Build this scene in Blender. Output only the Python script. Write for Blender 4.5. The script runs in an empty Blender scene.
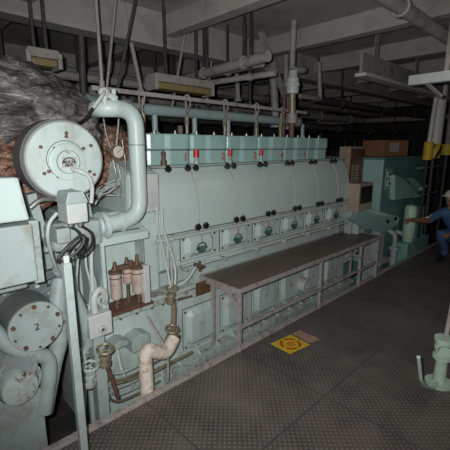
import bpy, bmesh, math, random
from mathutils import Vector, Matrix, noise
random.seed(7)
SC = bpy.context.scene
COL = SC.collection
V = Vector

# ------------------------------------------------------------------ camera
FPX, H = 367.0, 1.65
PIT = math.atan(78/367); TH = math.atan2(390, math.hypot(367, 78))
FW = V((math.cos(TH)*math.cos(PIT), math.sin(TH)*math.cos(PIT), -math.sin(PIT)))
RT = V((math.sin(TH), -math.cos(TH), 0))
UP = RT.cross(FW)
def ray(u, v): return FW + RT*((u-225)/FPX) - UP*((v-225)/FPX)
def aty(u, v, y):
    d = ray(u, v); t = y/d.y; return V((d.x*t, y, H+d.z*t))
def atz(u, v, z):
    d = ray(u, v); t = (z-H)/d.z; return V((d.x*t, d.y*t, z))
cam = bpy.data.cameras.new('camera'); cam.sensor_width = 36; cam.lens = FPX/450*36
cam.clip_start = .02; cam.clip_end = 100
co = bpy.data.objects.new('camera', cam); COL.objects.link(co)
co.matrix_world = Matrix.Translation((0, 0, H)) @ Matrix((RT, UP, -FW)).transposed().to_4x4()
SC.camera = co

# ------------------------------------------------------------------ materials
def mat(name, col, rough=.5, metal=0, dirt=(.25, .2, .15), dirt_amt=.25, dscale=6, bump=.08, bscale=40, rust=0, spec=.5, var=.06, aniso=(1, 1, 1)):
    m = bpy.data.materials.new(name); m.use_nodes = True
    nt = m.node_tree; N = nt.nodes; L = nt.links
    b = N['Principled BSDF']; b.inputs['Roughness'].default_value = rough; b.inputs['Metallic'].default_value = metal
    b.inputs['Specular IOR Level'].default_value = spec
    tc = N.new('ShaderNodeTexCoord'); mp = N.new('ShaderNodeMapping'); mp.inputs['Scale'].default_value = aniso
    L.new(tc.outputs['Object'], mp.inputs[0])
    n1 = N.new('ShaderNodeTexNoise'); n1.inputs['Scale'].default_value = dscale; n1.inputs['Detail'].default_value = 8; n1.inputs['Roughness'].default_value = .65
    L.new(mp.outputs[0], n1.inputs['Vector'])
    r1 = N.new('ShaderNodeValToRGB'); r1.color_ramp.elements[0].position = .5; r1.color_ramp.elements[1].position = .72
    L.new(n1.outputs[0], r1.inputs[0])
    n2 = N.new('ShaderNodeTexNoise'); n2.inputs['Scale'].default_value = dscale*.35; n2.inputs['Detail'].default_value = 4
    L.new(mp.outputs[0], n2.inputs['Vector'])
    mv = N.new('ShaderNodeMix'); mv.data_type = 'RGBA'
    mv.inputs['A'].default_value = (*[max(0, c*(1-var*2)) for c in col], 1); mv.inputs['B'].default_value = (*[min(1, c*(1+var*2)) for c in col], 1)
    L.new(n2.outputs[0], mv.inputs['Factor'])
    ml = N.new('ShaderNodeMath'); ml.operation = 'MULTIPLY'; ml.inputs[1].default_value = dirt_amt
    L.new(r1.outputs[0], ml.inputs[0])
    mx = N.new('ShaderNodeMix'); mx.data_type = 'RGBA'; mx.inputs['B'].default_value = (*dirt, 1)
    L.new(ml.outputs[0], mx.inputs['Factor']); L.new(mv.outputs['Result'], mx.inputs['A'])
    out = mx.outputs['Result']
    if rust:
        n3 = N.new('ShaderNodeTexNoise'); n3.inputs['Scale'].default_value = dscale*2.5; n3.inputs['Detail'].default_value = 10; n3.inputs['Roughness'].default_value = .7
        L.new(tc.outputs['Object'], n3.inputs['Vector'])
        r3 = N.new('ShaderNodeValToRGB'); r3.color_ramp.elements[0].position = .62-rust*.25; r3.color_ramp.elements[1].position = .70-rust*.2
        L.new(n3.outputs[0], r3.inputs[0])
        m3 = N.new('ShaderNodeMix'); m3.data_type = 'RGBA'; m3.inputs['B'].default_value = (.12, .055, .025, 1)
        L.new(r3.outputs[0], m3.inputs['Factor']); L.new(out, m3.inputs['A']); out = m3.outputs['Result']
    L.new(out, b.inputs['Base Color'])
    if bump:
        nb = N.new('ShaderNodeTexNoise'); nb.inputs['Scale'].default_value = bscale; nb.inputs['Detail'].default_value = 5
        L.new(mp.outputs[0], nb.inputs['Vector'])
        bp = N.new('ShaderNodeBump'); bp.inputs['Strength'].default_value = bump; bp.inputs['Distance'].default_value = .01
        L.new(nb.outputs[0], bp.inputs['Height']); L.new(bp.outputs[0], b.inputs['Normal'])
    return m
PALE = mat('pale_green_paint', (.52, .635, .62), .42, dirt=(.22, .18, .12), dirt_amt=.5, aniso=(1, 1, .45))
COVM = mat('cover_paint', (.54, .655, .635), .36, dirt=(.3, .3, .27), dirt_amt=.15, dscale=5)
PALED = mat('worn_pale_green_paint', (.45, .53, .50), .5, dirt=(.2, .14, .08), dirt_amt=.75, dscale=9, rust=.3)
PALEG = mat('grey_green_paint', (.38, .46, .455), .5, dirt=(.16, .13, .09), dirt_amt=.6)
GREYP = mat('pale_grey_paint', (.54, .59, .58), .45, dirt=(.2, .18, .15), dirt_amt=.35)
TEAL = mat('teal_paint', (.36, .56, .535), .27, dirt=(.13, .2, .18), dirt_amt=.3)
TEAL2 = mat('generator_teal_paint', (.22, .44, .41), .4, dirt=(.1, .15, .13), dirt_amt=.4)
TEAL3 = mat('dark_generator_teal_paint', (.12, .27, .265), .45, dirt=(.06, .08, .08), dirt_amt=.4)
DARKG = mat('dark_grey_paint', (.13, .14, .14), .5, dirt_amt=.3)
BLACK = mat('black_plastic', (.012, .012, .013), .35, dirt_amt=.05, bump=.02)
RUBBER = mat('black_rubber', (.02, .022, .024), .5, dirt=(.1, .1, .1), dirt_amt=.2)
RUST = mat('rusty_metal', (.17, .105, .075), .6, .3, dirt=(.06, .03, .02), dirt_amt=.8, dscale=20, bump=.3)
BRASS = mat('stained_brass', (.33, .29, .21), .45, .4, dirt=(.05, .032, .02), dirt_amt=1, dscale=22, bump=.25)
COPPER = mat('worn_copper_filter', (.72, .60, .54), .35, .3, dirt=(.28, .12, .06), dirt_amt=1, dscale=13, bump=.2)
STEEL = mat('dull_steel', (.42, .42, .40), .38, .7, dirt=(.15, .1, .07), dirt_amt=.5, dscale=15)
RED = mat('red_plastic', (.55, .02, .02), .35, dirt_amt=.1)
REDP = mat('red_stencil_paint', (.55, .12, .12), .5, dirt_amt=.2)
INK = mat('dark_green_print', (.03, .09, .09), .5, dirt_amt=.1, bump=0)
INKK = mat('black_print', (.02, .02, .02), .5, dirt_amt=.05, bump=0)
PLATE = mat('nameplate_metal', (.50, .50, .48), .45, .2, dirt_amt=.15, bump=.02)
WHITE = mat('white_enamel', (.72, .72, .68), .4, dirt_amt=.15, bump=.02)
CREAM = mat('gauge_dial_cream', (.62, .57, .47), .4, dirt_amt=.2, bump=.02)
FRAMEP = mat('scuffed_pink_grey_paint', (.41, .375, .355), .5, dirt=(.14, .09, .07), dirt_amt=.7, dscale=16, rust=.25)
BENCHTOP = mat('worn_brown_bench_plate', (.17, .135, .115), .48, .2, dirt=(.22, .18, .15), dirt_amt=.5, dscale=7, bump=.15)
BEIGE = mat('beige_cabinet_paint', (.40, .32, .25), .5, dirt=(.15, .1, .07), dirt_amt=.5)
CARD = mat('brown_cardboard', (.30, .15, .08), .8, dirt=(.14, .08, .05), dirt_amt=.4)
LAG = mat('orange_stained_lagging', (.85, .70, .60), .7, dirt=(.42, .18, .08), dirt_amt=.95, dscale=26, bump=.8, bscale=50, var=.2)
CEILM = mat('deckhead_paint', (.36, .345, .325), .6, dirt=(.1, .09, .08), dirt_amt=.5, dscale=3)
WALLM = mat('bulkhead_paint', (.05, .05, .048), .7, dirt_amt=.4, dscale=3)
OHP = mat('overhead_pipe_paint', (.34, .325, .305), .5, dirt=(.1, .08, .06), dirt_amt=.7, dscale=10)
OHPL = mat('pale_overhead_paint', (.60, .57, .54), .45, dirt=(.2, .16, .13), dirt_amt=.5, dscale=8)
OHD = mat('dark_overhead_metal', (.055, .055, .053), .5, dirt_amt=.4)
TRAY = mat('yellowed_lamp_diffuser', (.24, .19, .09), .5, dirt=(.2, .12, .06), dirt_amt=.5)
def crinkle(name, dark, mid, light, rough, metal, sc):
    m = bpy.data.materials.new(name); m.use_nodes = True
    nt = m.node_tree; N = nt.nodes; L = nt.links; b = N['Principled BSDF']; b.inputs['Metallic'].default_value = metal
    tc = N.new('ShaderNodeTexCoord'); mp = N.new('ShaderNodeMapping'); mp.inputs['Scale'].default_value = (1, 1, 2.6); mp.inputs['Rotation'].default_value = (0, .35, 0)
    L.new(tc.outputs['Object'], mp.inputs[0])
    n = N.new('ShaderNodeTexNoise'); n.inputs['Scale'].default_value = sc; n.inputs['Detail'].default_value = 10; n.inputs['Roughness'].default_value = .68; n.inputs['Distortion'].default_value = 1.6
    L.new(mp.outputs[0], n.inputs['Vector'])
    cr = N.new('ShaderNodeValToRGB'); e = cr.color_ramp.elements; e[0].position = .36; e[0].color = (*dark, 1); e[1].position = .68; e[1].color = (*light, 1)
    k = e.new(.5); k.color = (*mid, 1); L.new(n.outputs[0], cr.inputs[0]); L.new(cr.outputs[0], b.inputs['Base Color'])
    rr = N.new('ShaderNodeMapRange'); rr.inputs['To Min'].default_value = rough+.2; rr.inputs['To Max'].default_value = rough; L.new(n.outputs[0], rr.inputs['Value']); L.new(rr.outputs[0], b.inputs['Roughness'])
    v = N.new('ShaderNodeTexNoise'); v.inputs['Scale'].default_value = sc*2.2; v.inputs['Detail'].default_value = 6; v.inputs['Distortion'].default_value = 2.5; L.new(mp.outputs[0], v.inputs['Vector'])
    bp = N.new('ShaderNodeBump'); bp.inputs['Strength'].default_value = .8; bp.inputs['Distance'].default_value = .03
    L.new(v.outputs[0], bp.inputs['Height']); L.new(bp.outputs[0], b.inputs['Normal']); return m
SHEET = crinkle('grey_foil_sheet', (.04, .037, .035), (.20, .185, .175), (.55, .52, .50), .38, .3, 3.2)
FOIL = crinkle('copper_foil_lagging', (.07, .04, .028), (.34, .19, .13), (.75, .52, .40), .38, .45, 7)
MINT = mat('mint_green_paint', (.50, .66, .55), .4, dirt=(.25, .25, .18), dirt_amt=.3)
BLUE = mat('blue_cotton', (.07, .15, .30), .85, dirt=(.05, .07, .1), dirt_amt=.3)
SKIN = mat('skin', (.30, .15, .10), .55, dirt_amt=.05, bump=.02)
HAIR = mat('dark_hair', (.015, .012, .01), .6, dirt_amt=.05)
YELL = mat('yellow_paint', (.72, .50, .03), .5, dirt=(.3, .18, .03), dirt_amt=.35, dscale=14)
ORNG = mat('orange_red_print', (.50, .10, .02), .5, dirt_amt=.2)
PINKS = mat('faded_pink_sticker', (.42, .26, .20), .6, dirt=(.2, .15, .12), dirt_amt=.7, dscale=20)
BROWNP = mat('brown_oily_patch', (.12, .055, .03), .5, dirt_amt=.5)
POSTB = mat('black_post_paint', (.02, .022, .022), .5, dirt_amt=.2)
BULB = bpy.data.materials.new('glowing_green_white_lens'); BULB.use_nodes = True
_b = BULB.node_tree.nodes['Principled BSDF']; _b.inputs['Base Color'].default_value = (.5, .7, .5, 1)

def floor_mat():
    m = bpy.data.materials.new('worn_tread_plate'); m.use_nodes = True
    nt = m.node_tree; N = nt.nodes; L = nt.links; b = N['Principled BSDF']
    tc = N.new('ShaderNodeTexCoord')
    def wave(ax):
        mp = N.new('ShaderNodeMapping'); mp.inputs['Rotation'].default_value = (0, 0, ax); L.new(tc.outputs['Object'], mp.inputs[0])
        w = N.new('ShaderNodeTexWave'); w.inputs['Scale'].default_value = 11; w.inputs['Distortion'].default_value = .0
        L.new(mp.outputs[0], w.inputs['Vector']); return w
    a, c = wave(math.radians(45)), wave(math.radians(-45))
    mu = N.new('ShaderNodeMath'); mu.operation = 'MULTIPLY'; L.new(a.outputs['Fac'], mu.inputs[0]); L.new(c.outputs['Fac'], mu.inputs[1])
    r = N.new('ShaderNodeValToRGB'); r.color_ramp.elements[0].position = .35; r.color_ramp.elements[1].position = .6; L.new(mu.outputs[0], r.inputs[0])
    n = N.new('ShaderNodeTexNoise'); n.inputs['Scale'].default_value = 2.2; n.inputs['Detail'].default_value = 9; n.inputs['Roughness'].default_value = .7
    L.new(tc.outputs['Object'], n.inputs['Vector'])
    cr = N.new('ShaderNodeValToRGB'); e = cr.color_ramp.elements
    e[0].position = .35; e[0].color = (.085, .073, .066, 1); e[1].position = .65; e[1].color = (.19, .168, .152, 1); L.new(n.outputs[0], cr.inputs[0])
    mx = N.new('ShaderNodeMix'); mx.data_type = 'RGBA'; mx.inputs['B'].default_value = (.36, .34, .315, 1)
    sc = N.new('ShaderNodeMath'); sc.operation = 'MULTIPLY'; sc.inputs[1].default_value = .45; L.new(r.outputs[0], sc.inputs[0])
    L.new(sc.outputs[0], mx.inputs['Factor']); L.new(cr.outputs[0], mx.inputs['A']); L.new(mx.outputs['Result'], b.inputs['Base Color'])
    bp = N.new('ShaderNodeBump'); bp.inputs['Strength'].default_value = .5; bp.inputs['Distance'].default_value = .004
    L.new(r.outputs[0], bp.inputs['Height']); L.new(bp.outputs[0], b.inputs['Normal'])
    b.inputs['Roughness'].default_value = .5; b.inputs['Metallic'].default_value = .25
    return m
TREAD = floor_mat()

# ------------------------------------------------------------------ mesh building
def fillet(pts, r, n=6):
    pts = [V(p) for p in pts]; out = [pts[0]]
    for i in range(1, len(pts)-1):
        a, b, c = pts[i-1], pts[i], pts[i+1]
        d1, d2 = (a-b), (c-b); k = min(r, d1.length*.49, d2.length*.49)
        if k < 1e-5: out.append(b); continue
        p, q = b+d1.normalized()*k, b+d2.normalized()*k
        for j in range(n+1):
            t = j/n; out.append(p*(1-t)**2 + b*2*t*(1-t) + q*t*t)
    out.append(pts[-1]); return out
class M:
    def __init__(s): s.bm = bmesh.new()
    def _faces(s, vs, fs, smooth=False):
        v = [s.bm.verts.new(p) for p in vs]; out = []
        for f in fs:
            try:
                q = s.bm.faces.new([v[i] for i in f]); q.smooth = smooth; out.append(q)
            except ValueError: pass
        return s
    def box(s, x0, x1, y0, y1, z0, z1):
        vs = [(x, y, z) for z in (z0, z1) for y in (y0, y1) for x in (x0, x1)]
        return s._faces(vs, [(0, 2, 3, 1), (4, 5, 7, 6), (0, 1, 5, 4), (2, 6, 7, 3), (0, 4, 6, 2), (1, 3, 7, 5)])
    def bar(s, p, q, w, h, up=(0, 0, 1)):
        p, q = V(p), V(q); d = (q-p).normalized(); u = V(up)
        if abs(d.dot(u)) > .98: u = V((0, 1, 0))
        sd = d.cross(u).normalized(); u = sd.cross(d)
        vs = []
        for e in (p, q):
            for a, b in ((-1, -1), (1, -1), (1, 1), (-1, 1)): vs.append(e + sd*a*w/2 + u*b*h/2)
        return s._faces(vs, [(0, 1, 2, 3), (7, 6, 5, 4), (0, 4, 5, 1), (1, 5, 6, 2), (2, 6, 7, 3), (3, 7, 4, 0)])
    def ring(s, rings, closed_ends=True, smooth=True, flat=()):
        n = len(rings[0]); vs = [p for r in rings for p in r]; v = [s.bm.verts.new(p) for p in vs]
        for i in range(len(rings)-1):
            for j in range(n):
                q = s.bm.faces.new([v[i*n+j], v[i*n+(j+1) % n], v[(i+1)*n+(j+1) % n], v[(i+1)*n+j]]); q.smooth = smooth
        if closed_ends:
            s.bm.faces.new(v[:n][::-1]); s.bm.faces.new(v[-n:])
        return s
    def lathe(s, p, axis, prof, seg=24, smooth=True):
        """prof: list of (distance along axis, radius); duplicated distance gives a step"""
        p = V(p); a = V(axis).normalized(); u = a.orthogonal().normalized(); w = a.cross(u)
        pr = [(d, max(r, 1e-4)) for d, r in prof]
        for k in range(len(pr)-1):
            (d0, r0), (d1, r1) = pr[k], pr[k+1]
            rr = [[p+a*d+(u*math.cos(2*math.pi*i/seg)+w*math.sin(2*math.pi*i/seg))*r for i in range(seg)] for d, r in ((d0, r0), (d1, r1))]
            s.ring(rr, False, smooth)
        bmesh.ops.remove_doubles(s.bm, verts=s.bm.verts, dist=1e-5) if len(s.bm.verts) < 4000 else None
        return s
    def cyl(s, p, q, r, r2=None, seg=16):
        p, q = V(p), V(q); a = (q-p).normalized(); u = a.orthogonal().normalized(); w = a.cross(u)
        rr = [[c+(u*math.cos(2*math.pi*i/seg)+w*math.sin(2*math.pi*i/seg))*k for i in range(seg)] for c, k in ((p, r), (q, r if r2 is None else r2))]
        return s.ring(rr)
    def tube(s, pts, r, seg=12, fr=None):
        pts = fillet(pts, fr if fr is not None else r*2.5) if len(pts) > 2 else [V(p) for p in pts]
        q = [pts[0]]
        for p in pts[1:]:
            if (p-q[-1]).length > 1e-4: q.append(p)
        pts = q; rings = []; t = (pts[1]-pts[0]).normalized(); u = t.orthogonal().normalized()
        for i, p in enumerate(pts):
            a = pts[max(i-1, 0)]; b = pts[min(i+1, len(pts)-1)]; t = (b-a).normalized()
            u = (u - t*u.dot(t)).normalized(); w = t.cross(u)
            rings.append([p+(u*math.cos(2*math.pi*j/seg)+w*math.sin(2*math.pi*j/seg))*r for j in range(seg)])
        return s.ring(rings)
    def prism(s, poly, plane, a, b):
        """poly in 2D; plane 'xz' (extruded along y), 'yz' (along x), 'xy' (along z)"""
        f = {'xz': lambda p, t: (p[0], t, p[1]), 'yz': lambda p, t: (t, p[0], p[1]), 'xy': lambda p, t: (p[0], p[1], t)}[plane]
        n = len(poly); v0 = [s.bm.verts.new(f(p, a)) for p in poly]; v1 = [s.bm.verts.new(f(p, b)) for p in poly]
        s.bm.faces.new(v0); s.bm.faces.new(v1[::-1])
        for i in range(n): s.bm.faces.new([v0[i], v1[i], v1[(i+1) % n], v0[(i+1) % n]])
        return s
    def hexa(s, c, axis, r, h, seg=6): return s.lathe(c, axis, [(0, 0), (0, r), (h, r), (h, 0)], seg, False)
    def sph(s, c, r, sc=(1, 1, 1), seg=16):
        n0 = len(s.bm.verts)
        res = bmesh.ops.create_uvsphere(s.bm, u_segments=seg, v_segments=seg//2+2, radius=1)
        for v in res['verts']: v.co = V((v.co.x*sc[0]*r, v.co.y*sc[1]*r, v.co.z*sc[2]*r)) + V(c)
        for v in res['verts']:
            for f in v.link_faces: f.smooth = True
        return s
def wpos(o):
    p = V((0, 0, 0))
    while o: p += V(o.location); o = o.parent
    return p
def obj(name, m, material, parent=None, bev=0, label=None, origin=None, sharp=38):
    me = bpy.data.meshes.new(name); bm = m.bm if isinstance(m, M) else m
    bmesh.ops.recalc_face_normals(bm, faces=bm.faces)
    for e in bm.edges:
        if len(e.link_faces) == 2 and e.calc_face_angle(0) > math.radians(sharp): e.smooth = False
    if parent is None:
        xs = [v.co for v in bm.verts]
        off = V(origin) if origin else V(((min(c.x for c in xs)+max(c.x for c in xs))/2, (min(c.y for c in xs)+max(c.y for c in xs))/2, min(c.z for c in xs)))
    else: off = wpos(parent)
    for v in bm.verts: v.co -= off
    bm.to_mesh(me); bm.free(); me.materials.append(material)
    o = bpy.data.objects.new(name, me); COL.objects.link(o)
    if parent is None: o.location = off
    else: o.parent = parent
    if bev:
        b = o.modifiers.new('bevel', 'BEVEL'); b.width = bev; b.segments = 2; b.limit_method = 'ANGLE'; b.angle_limit = math.radians(40)
    if label: o['label'] = label
    return o
def each(name, m, material, parent, bev=0, label=None):
    """every separate piece of the mesh becomes a part of its own"""
    bm = m.bm; bm.verts.ensure_lookup_table(); seen = set(); out = []
    bmesh.ops.remove_doubles(bm, verts=bm.verts, dist=1e-5); bm.verts.ensure_lookup_table(); bm.verts.index_update()
    for v0 in bm.verts:
        if v0.index in seen: continue
        st = [v0]; isl = []; seen.add(v0.index)
        while st:
            v = st.pop(); isl.append(v)
            for e in v.link_edges:
                w = e.other_vert(v)
                if w.index not in seen: seen.add(w.index); st.append(w)
        nb = M(); mp = {v.index: nb.bm.verts.new(v.co) for v in isl}; fs = {f for v in isl for f in v.link_faces}
        for f in fs:
            q = nb.bm.faces.new([mp[v.index] for v in f.verts]); q.smooth = f.smooth
        out.append(obj(name, nb, material, parent, bev, label))
    bm.free(); return out
def tag(o, label, cat, group=None, kind=None):
    o['label'] = label; o['category'] = cat
    if group: o['group'] = group
    if kind: o['kind'] = kind
    return o
def thing(name, label, cat, loc=(0, 0, 0), group=None):
    o = bpy.data.objects.new(name, None); COL.objects.link(o); o.location = loc; o.empty_display_size = .1
    return tag(o, label, cat, group)
def struct(name, m, material, bev=0):
    o = obj(name, m, material, None, bev); o['kind'] = 'structure'; return o
def copytree(o, parent, d):
    c = o.copy(); COL.objects.link(c)
    c.parent = parent
    if parent is None or o.parent == parent: c.location = V(o.location)+V(d)
    for ch in list(o.children):
        if ch != c: copytree(ch, c, (0, 0, 0))
    return c
def text(name, s, size, loc, material, parent, xdir=(1, 0, 0), ydir=(0, 0, 1), ext=.0012, bold=0):
    cu = bpy.data.curves.new(name, 'FONT'); cu.body = s; cu.size = size; cu.extrude = ext; cu.align_x = 'CENTER'; cu.align_y = 'CENTER'; cu.offset = bold
    t = bpy.data.objects.new(name, cu); COL.objects.link(t)
    bpy.context.view_layer.update()
    me = bpy.data.meshes.new_from_object(t.evaluated_get(bpy.context.evaluated_depsgraph_get()))
    bpy.data.objects.remove(t)
    bm = bmesh.new(); bm.from_mesh(me); X, Y = V(xdir).normalized(), V(ydir).normalized(); Z = X.cross(Y)
    for v in bm.verts: v.co = V(loc) + X*v.co.x + Y*v.co.y + Z*v.co.z
    return obj(name, bm, material, parent)

ORD = ['first', 'second', 'third', 'fourth', 'fifth', 'sixth', 'seventh', 'eighth', 'ninth', 'tenth', 'eleventh', 'twelfth', 'thirteenth', 'fourteenth', 'fifteenth']
# ================================================================== SETTING
PE = 1.93
struct('floor', M().box(-2, 13, -2.5, PE, -.03, 0), TREAD)
struct('floor_bilge', M().box(-2, 13, PE-.3, 7.2, -.62, -.6), WALLM)
m = M()
for a, b in ((V((2.0, -2.5, 0)), V((2.0, PE, 0))), (V((2.84, -2.5, 0)), V((2.84, PE, 0))), (V((3.9, -2.5, 0)), V((3.9, .95, 0))), (V((1.1, -2.5, 0)), V((1.1, PE, 0))),
             (V((2.84, .955, 0)), V((12.9, .955, 0))), (V((-1.9, 1.11, 0)), V((2.84, 1.11, 0))), (V((5.0, .955, 0)), V((5.0, PE, 0))), (V((6.6, -2.5, 0)), V((6.6, PE, 0))), (V((-1.9, -.3, 0)), V((12.9, -.3, 0)))):
    m.bar(a+V((0, 0, .0008)), b+V((0, 0, .0008)), .007, .0016)
struct('trim_1', m, OHD)
struct('trim_2', M().box(-2, 7.5, PE-.035, PE+.01, -.05, .022), FRAMEP, .004)      # coaming along the plate edge
struct('ceiling', M().box(-2, 13, -2.5, 7.2, 2.9, 3.0), CEILM)
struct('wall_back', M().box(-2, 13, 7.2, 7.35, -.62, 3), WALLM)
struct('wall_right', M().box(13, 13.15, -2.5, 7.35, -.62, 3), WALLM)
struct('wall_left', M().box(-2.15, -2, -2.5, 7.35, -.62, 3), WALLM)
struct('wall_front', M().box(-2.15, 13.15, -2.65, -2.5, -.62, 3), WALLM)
# deck beams
k = 3
for x in (1.0, 2.3, 3.6, 4.9, 6.2, 7.5, 9.0, 10.5):
    m = M().box(x-.012, x+.012, -2.5, 7.2, 2.72, 2.9).box(x-.06, x+.06, -2.5, 7.2, 2.70, 2.72)
    struct('trim_%d' % k, m, CEILM); k += 1
for y in (.4, 3.2, 5.4):
    m = M().box(-2, 13, y-.015, y+.015, 2.60, 2.9).box(-2, 13, y-.09, y+.09, 2.575, 2.60)
    struct('trim_%d' % k, m, CEILM); k += 1

# ================================================================== ENGINE
SP = .43
EN = thing('diesel_engine', 'long pale green six-cylinder marine diesel engine behind the bench', 'engine', (2.95, 2.6, -.5))
FY = 2.27        # plane of the crankcase side
X0, X1 = 1.50, 4.38
blk = [(2.30, -.5), (2.30, -.06), (FY, -.04), (FY, .40), (2.36, .44), (2.36, .66), (FY, .72), (FY, 1.0), (2.31, 1.02), (2.42, 1.5), (3.0, 1.5), (3.1, .9), (3.1, -.5)]
obj('engine_block', M().prism(blk, 'yz', X0, X1), PALE, EN, .006)
obj('bedplate_flange', M().box(X0-.02, X1+.1, 2.16, 2.32, -.14, -.09).box(X0-.02, X1+.1, 2.2, 2.32, -.5, -.14), PALED, EN, .004)
m = M()
for i in range(13): m.prism([(2.19, -.09), (2.29, -.09), (2.29, .0)], 'yz', X0+.1+i*.215, X0+.112+i*.215)
each('bedplate_gusset', m, PALE, EN)
obj('ledge', M().box(X0, X1, 2.22, 2.34, .985, 1.0), PALED, EN, .003)
obj('head_deck', M().box(X0, X1-.05, 2.33, 3.0, 1.495, 1.512), PALEG, EN, .003)
# cylinder heads: boxes with rounded, forward-bulging corners
def head_poly(x0, x1, y0, y1, r=.055):
    p = [(x0, y0+.05), (x0+.03, y0+.03), (x0+.16, y0+.03), (x0+.2, y0+.008)]
    for i in range(9):
        a = -math.pi/2 + math.pi/2*i/8
        p.append((x1-r+r*math.cos(a)*1.0, y0+r+r*math.sin(a)))
    p += [(x1, y1), (x0, y1)]
    return p
HX = [1.53+.4245*i for i in range(7)]
for i in range(6):
    x0, x1 = HX[i]+.004, HX[i+1]-.008
    hd = obj('cylinder_head', M().prism(head_poly(x0+.004, x1-.004, 2.42, 2.95), 'xy', 1.512, 1.622), TEAL, EN, .004)
    obj('valve_cover', M().prism(head_poly(x0, x1, 2.41, 2.95), 'xy', 1.630, 1.752), TEAL, hd, .012)
    m = M().prism(head_poly(x0+.01, x1-.01, 2.425, 2.9), 'xy', 1.622, 1.630)
    obj('gasket', m, DARKG, hd)
    for dx, dy in ((.1, .06), (.3, .06), (.2, .2)):
        obj('cover_nut', M().lathe((x0+dx, 2.43+dy, 1.752), (0, 0, 1), [(0, .016), (.012, .016), (.014, .009), (.028, .009), (.028, 0)], 12), STEEL, hd)
    text('cylinder_number', str(i+1), .085, (x1-.075, 2.408, 1.567), REDP, hd, ext=.0015, bold=.002)
    # indicator cock beside the head
    cx = HX[i+1] - .03 if i else HX[1]-.03
    if i < 3:
        ox = HX[i+1]+.01-(.03 if i else 0)
        ck = obj('indicator_cock', M().cyl((ox, 2.385, 1.512), (ox, 2.385, 1.535), .022).cyl((ox, 2.385, 1.53), (ox, 2.385, 1.57), .012), PALED, EN)
        obj('red_cap', M().lathe((ox, 2.385, 1.568), (0, 0, 1), [(0, 0), (0, .025 if i == 0 else .02), (.06, .023 if i == 0 else .018), (.063, 0)], 14), RED, ck, label='red plastic cap')
m = M().cyl((1.63, 2.37, 1.5), (1.63, 2.37, 1.55), .024).cyl((1.63, 2.37, 1.55), (1.63, 2.37, 1.6), .016).sph((1.63, 2.37, 1.6), .02)
obj('brass_plug', m, RUST, EN)
# camshaft covers (curved panels), thin gap strip between
prof = [(2.235, 1.005)]
for i in range(9):
    t = i/8; prof.append((2.235+.012*t+.115*t**3.2, 1.03+.46*t))
back = [(y+.05, z) for y, z in prof[::-1]]
edges = [1.47] + [1.87+.436*i for i in range(6)] + [4.34]
def cover_pt(t): return 2.235+.012*t+.115*t**3.2, 1.03+.46*t
def knob(x, y, z, n):
    n = V(n).normalized(); mm = M()
    mm.lathe((x, y, z), n, [(0, .012), (.014, .012), (.014, .02)], 12)
    # lobed grip
    u = n.orthogonal().normalized(); w = n.cross(u); rings = []
    for d, k in ((.014, .8), (.019, 1), (.034, 1), (.04, .8), (.042, .3)):
        rings.append([V((x, y, z))+n*d+(u*math.cos(2*math.pi*j/40)+w*math.sin(2*math.pi*j/40))*k*(.0265+.0035*math.cos(7*2*math.pi*j/40)) for j in range(40)])
    mm.ring(rings); return mm
for i in range(7):
    a, b = edges[i]+.009, edges[i+1]-.009
    cv = obj('camshaft_cover', M().prism(prof+back, 'yz', a, b), COVM, EN, .004)
    ks = []
    yl, zl = cover_pt(.0); yt, zt = cover_pt(.97)
    if i < 6: ks += [(b-.032, yl, zl-.005, 0), (b-.032, yt, zt-.0, 1)]
    if i > 0: ks += [(a+.032, yl, zl-.005, 0), (a+.032, yt, zt-.0, 1)]
    if i == 0: ks += [(a+.19-.03, yt, zt, 1)]
    for x, y, z, tp in ks: obj('knob', knob(x, y, z, (0, -1, .45 if tp else 0)), BLACK, cv, label='black lobed clamping knob')
for i in range(1, 7):
    rings = []
    obj('cover_strip', M().prism([(y-.004, z) for y, z in prof]+[(y+.02, z) for y, z in prof[::-1]], 'yz', edges[i]-.006, edges[i]+.006), GREYP, EN)
# end cap of the camshaft space
m = M().box(1.36, 1.47, 2.2, 2.42, 1.2, 1.47)
obj('camshaft_end_box', m, GREYP, EN, .012)
m = M().prism([(2.23, 1.47), (2.5, 1.55), (2.9, 1.55), (2.9, .95), (2.3, .95)], 'yz', 1.25, 1.5)
obj('camshaft_end_casing', m, PALE, EN, .03)
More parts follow.
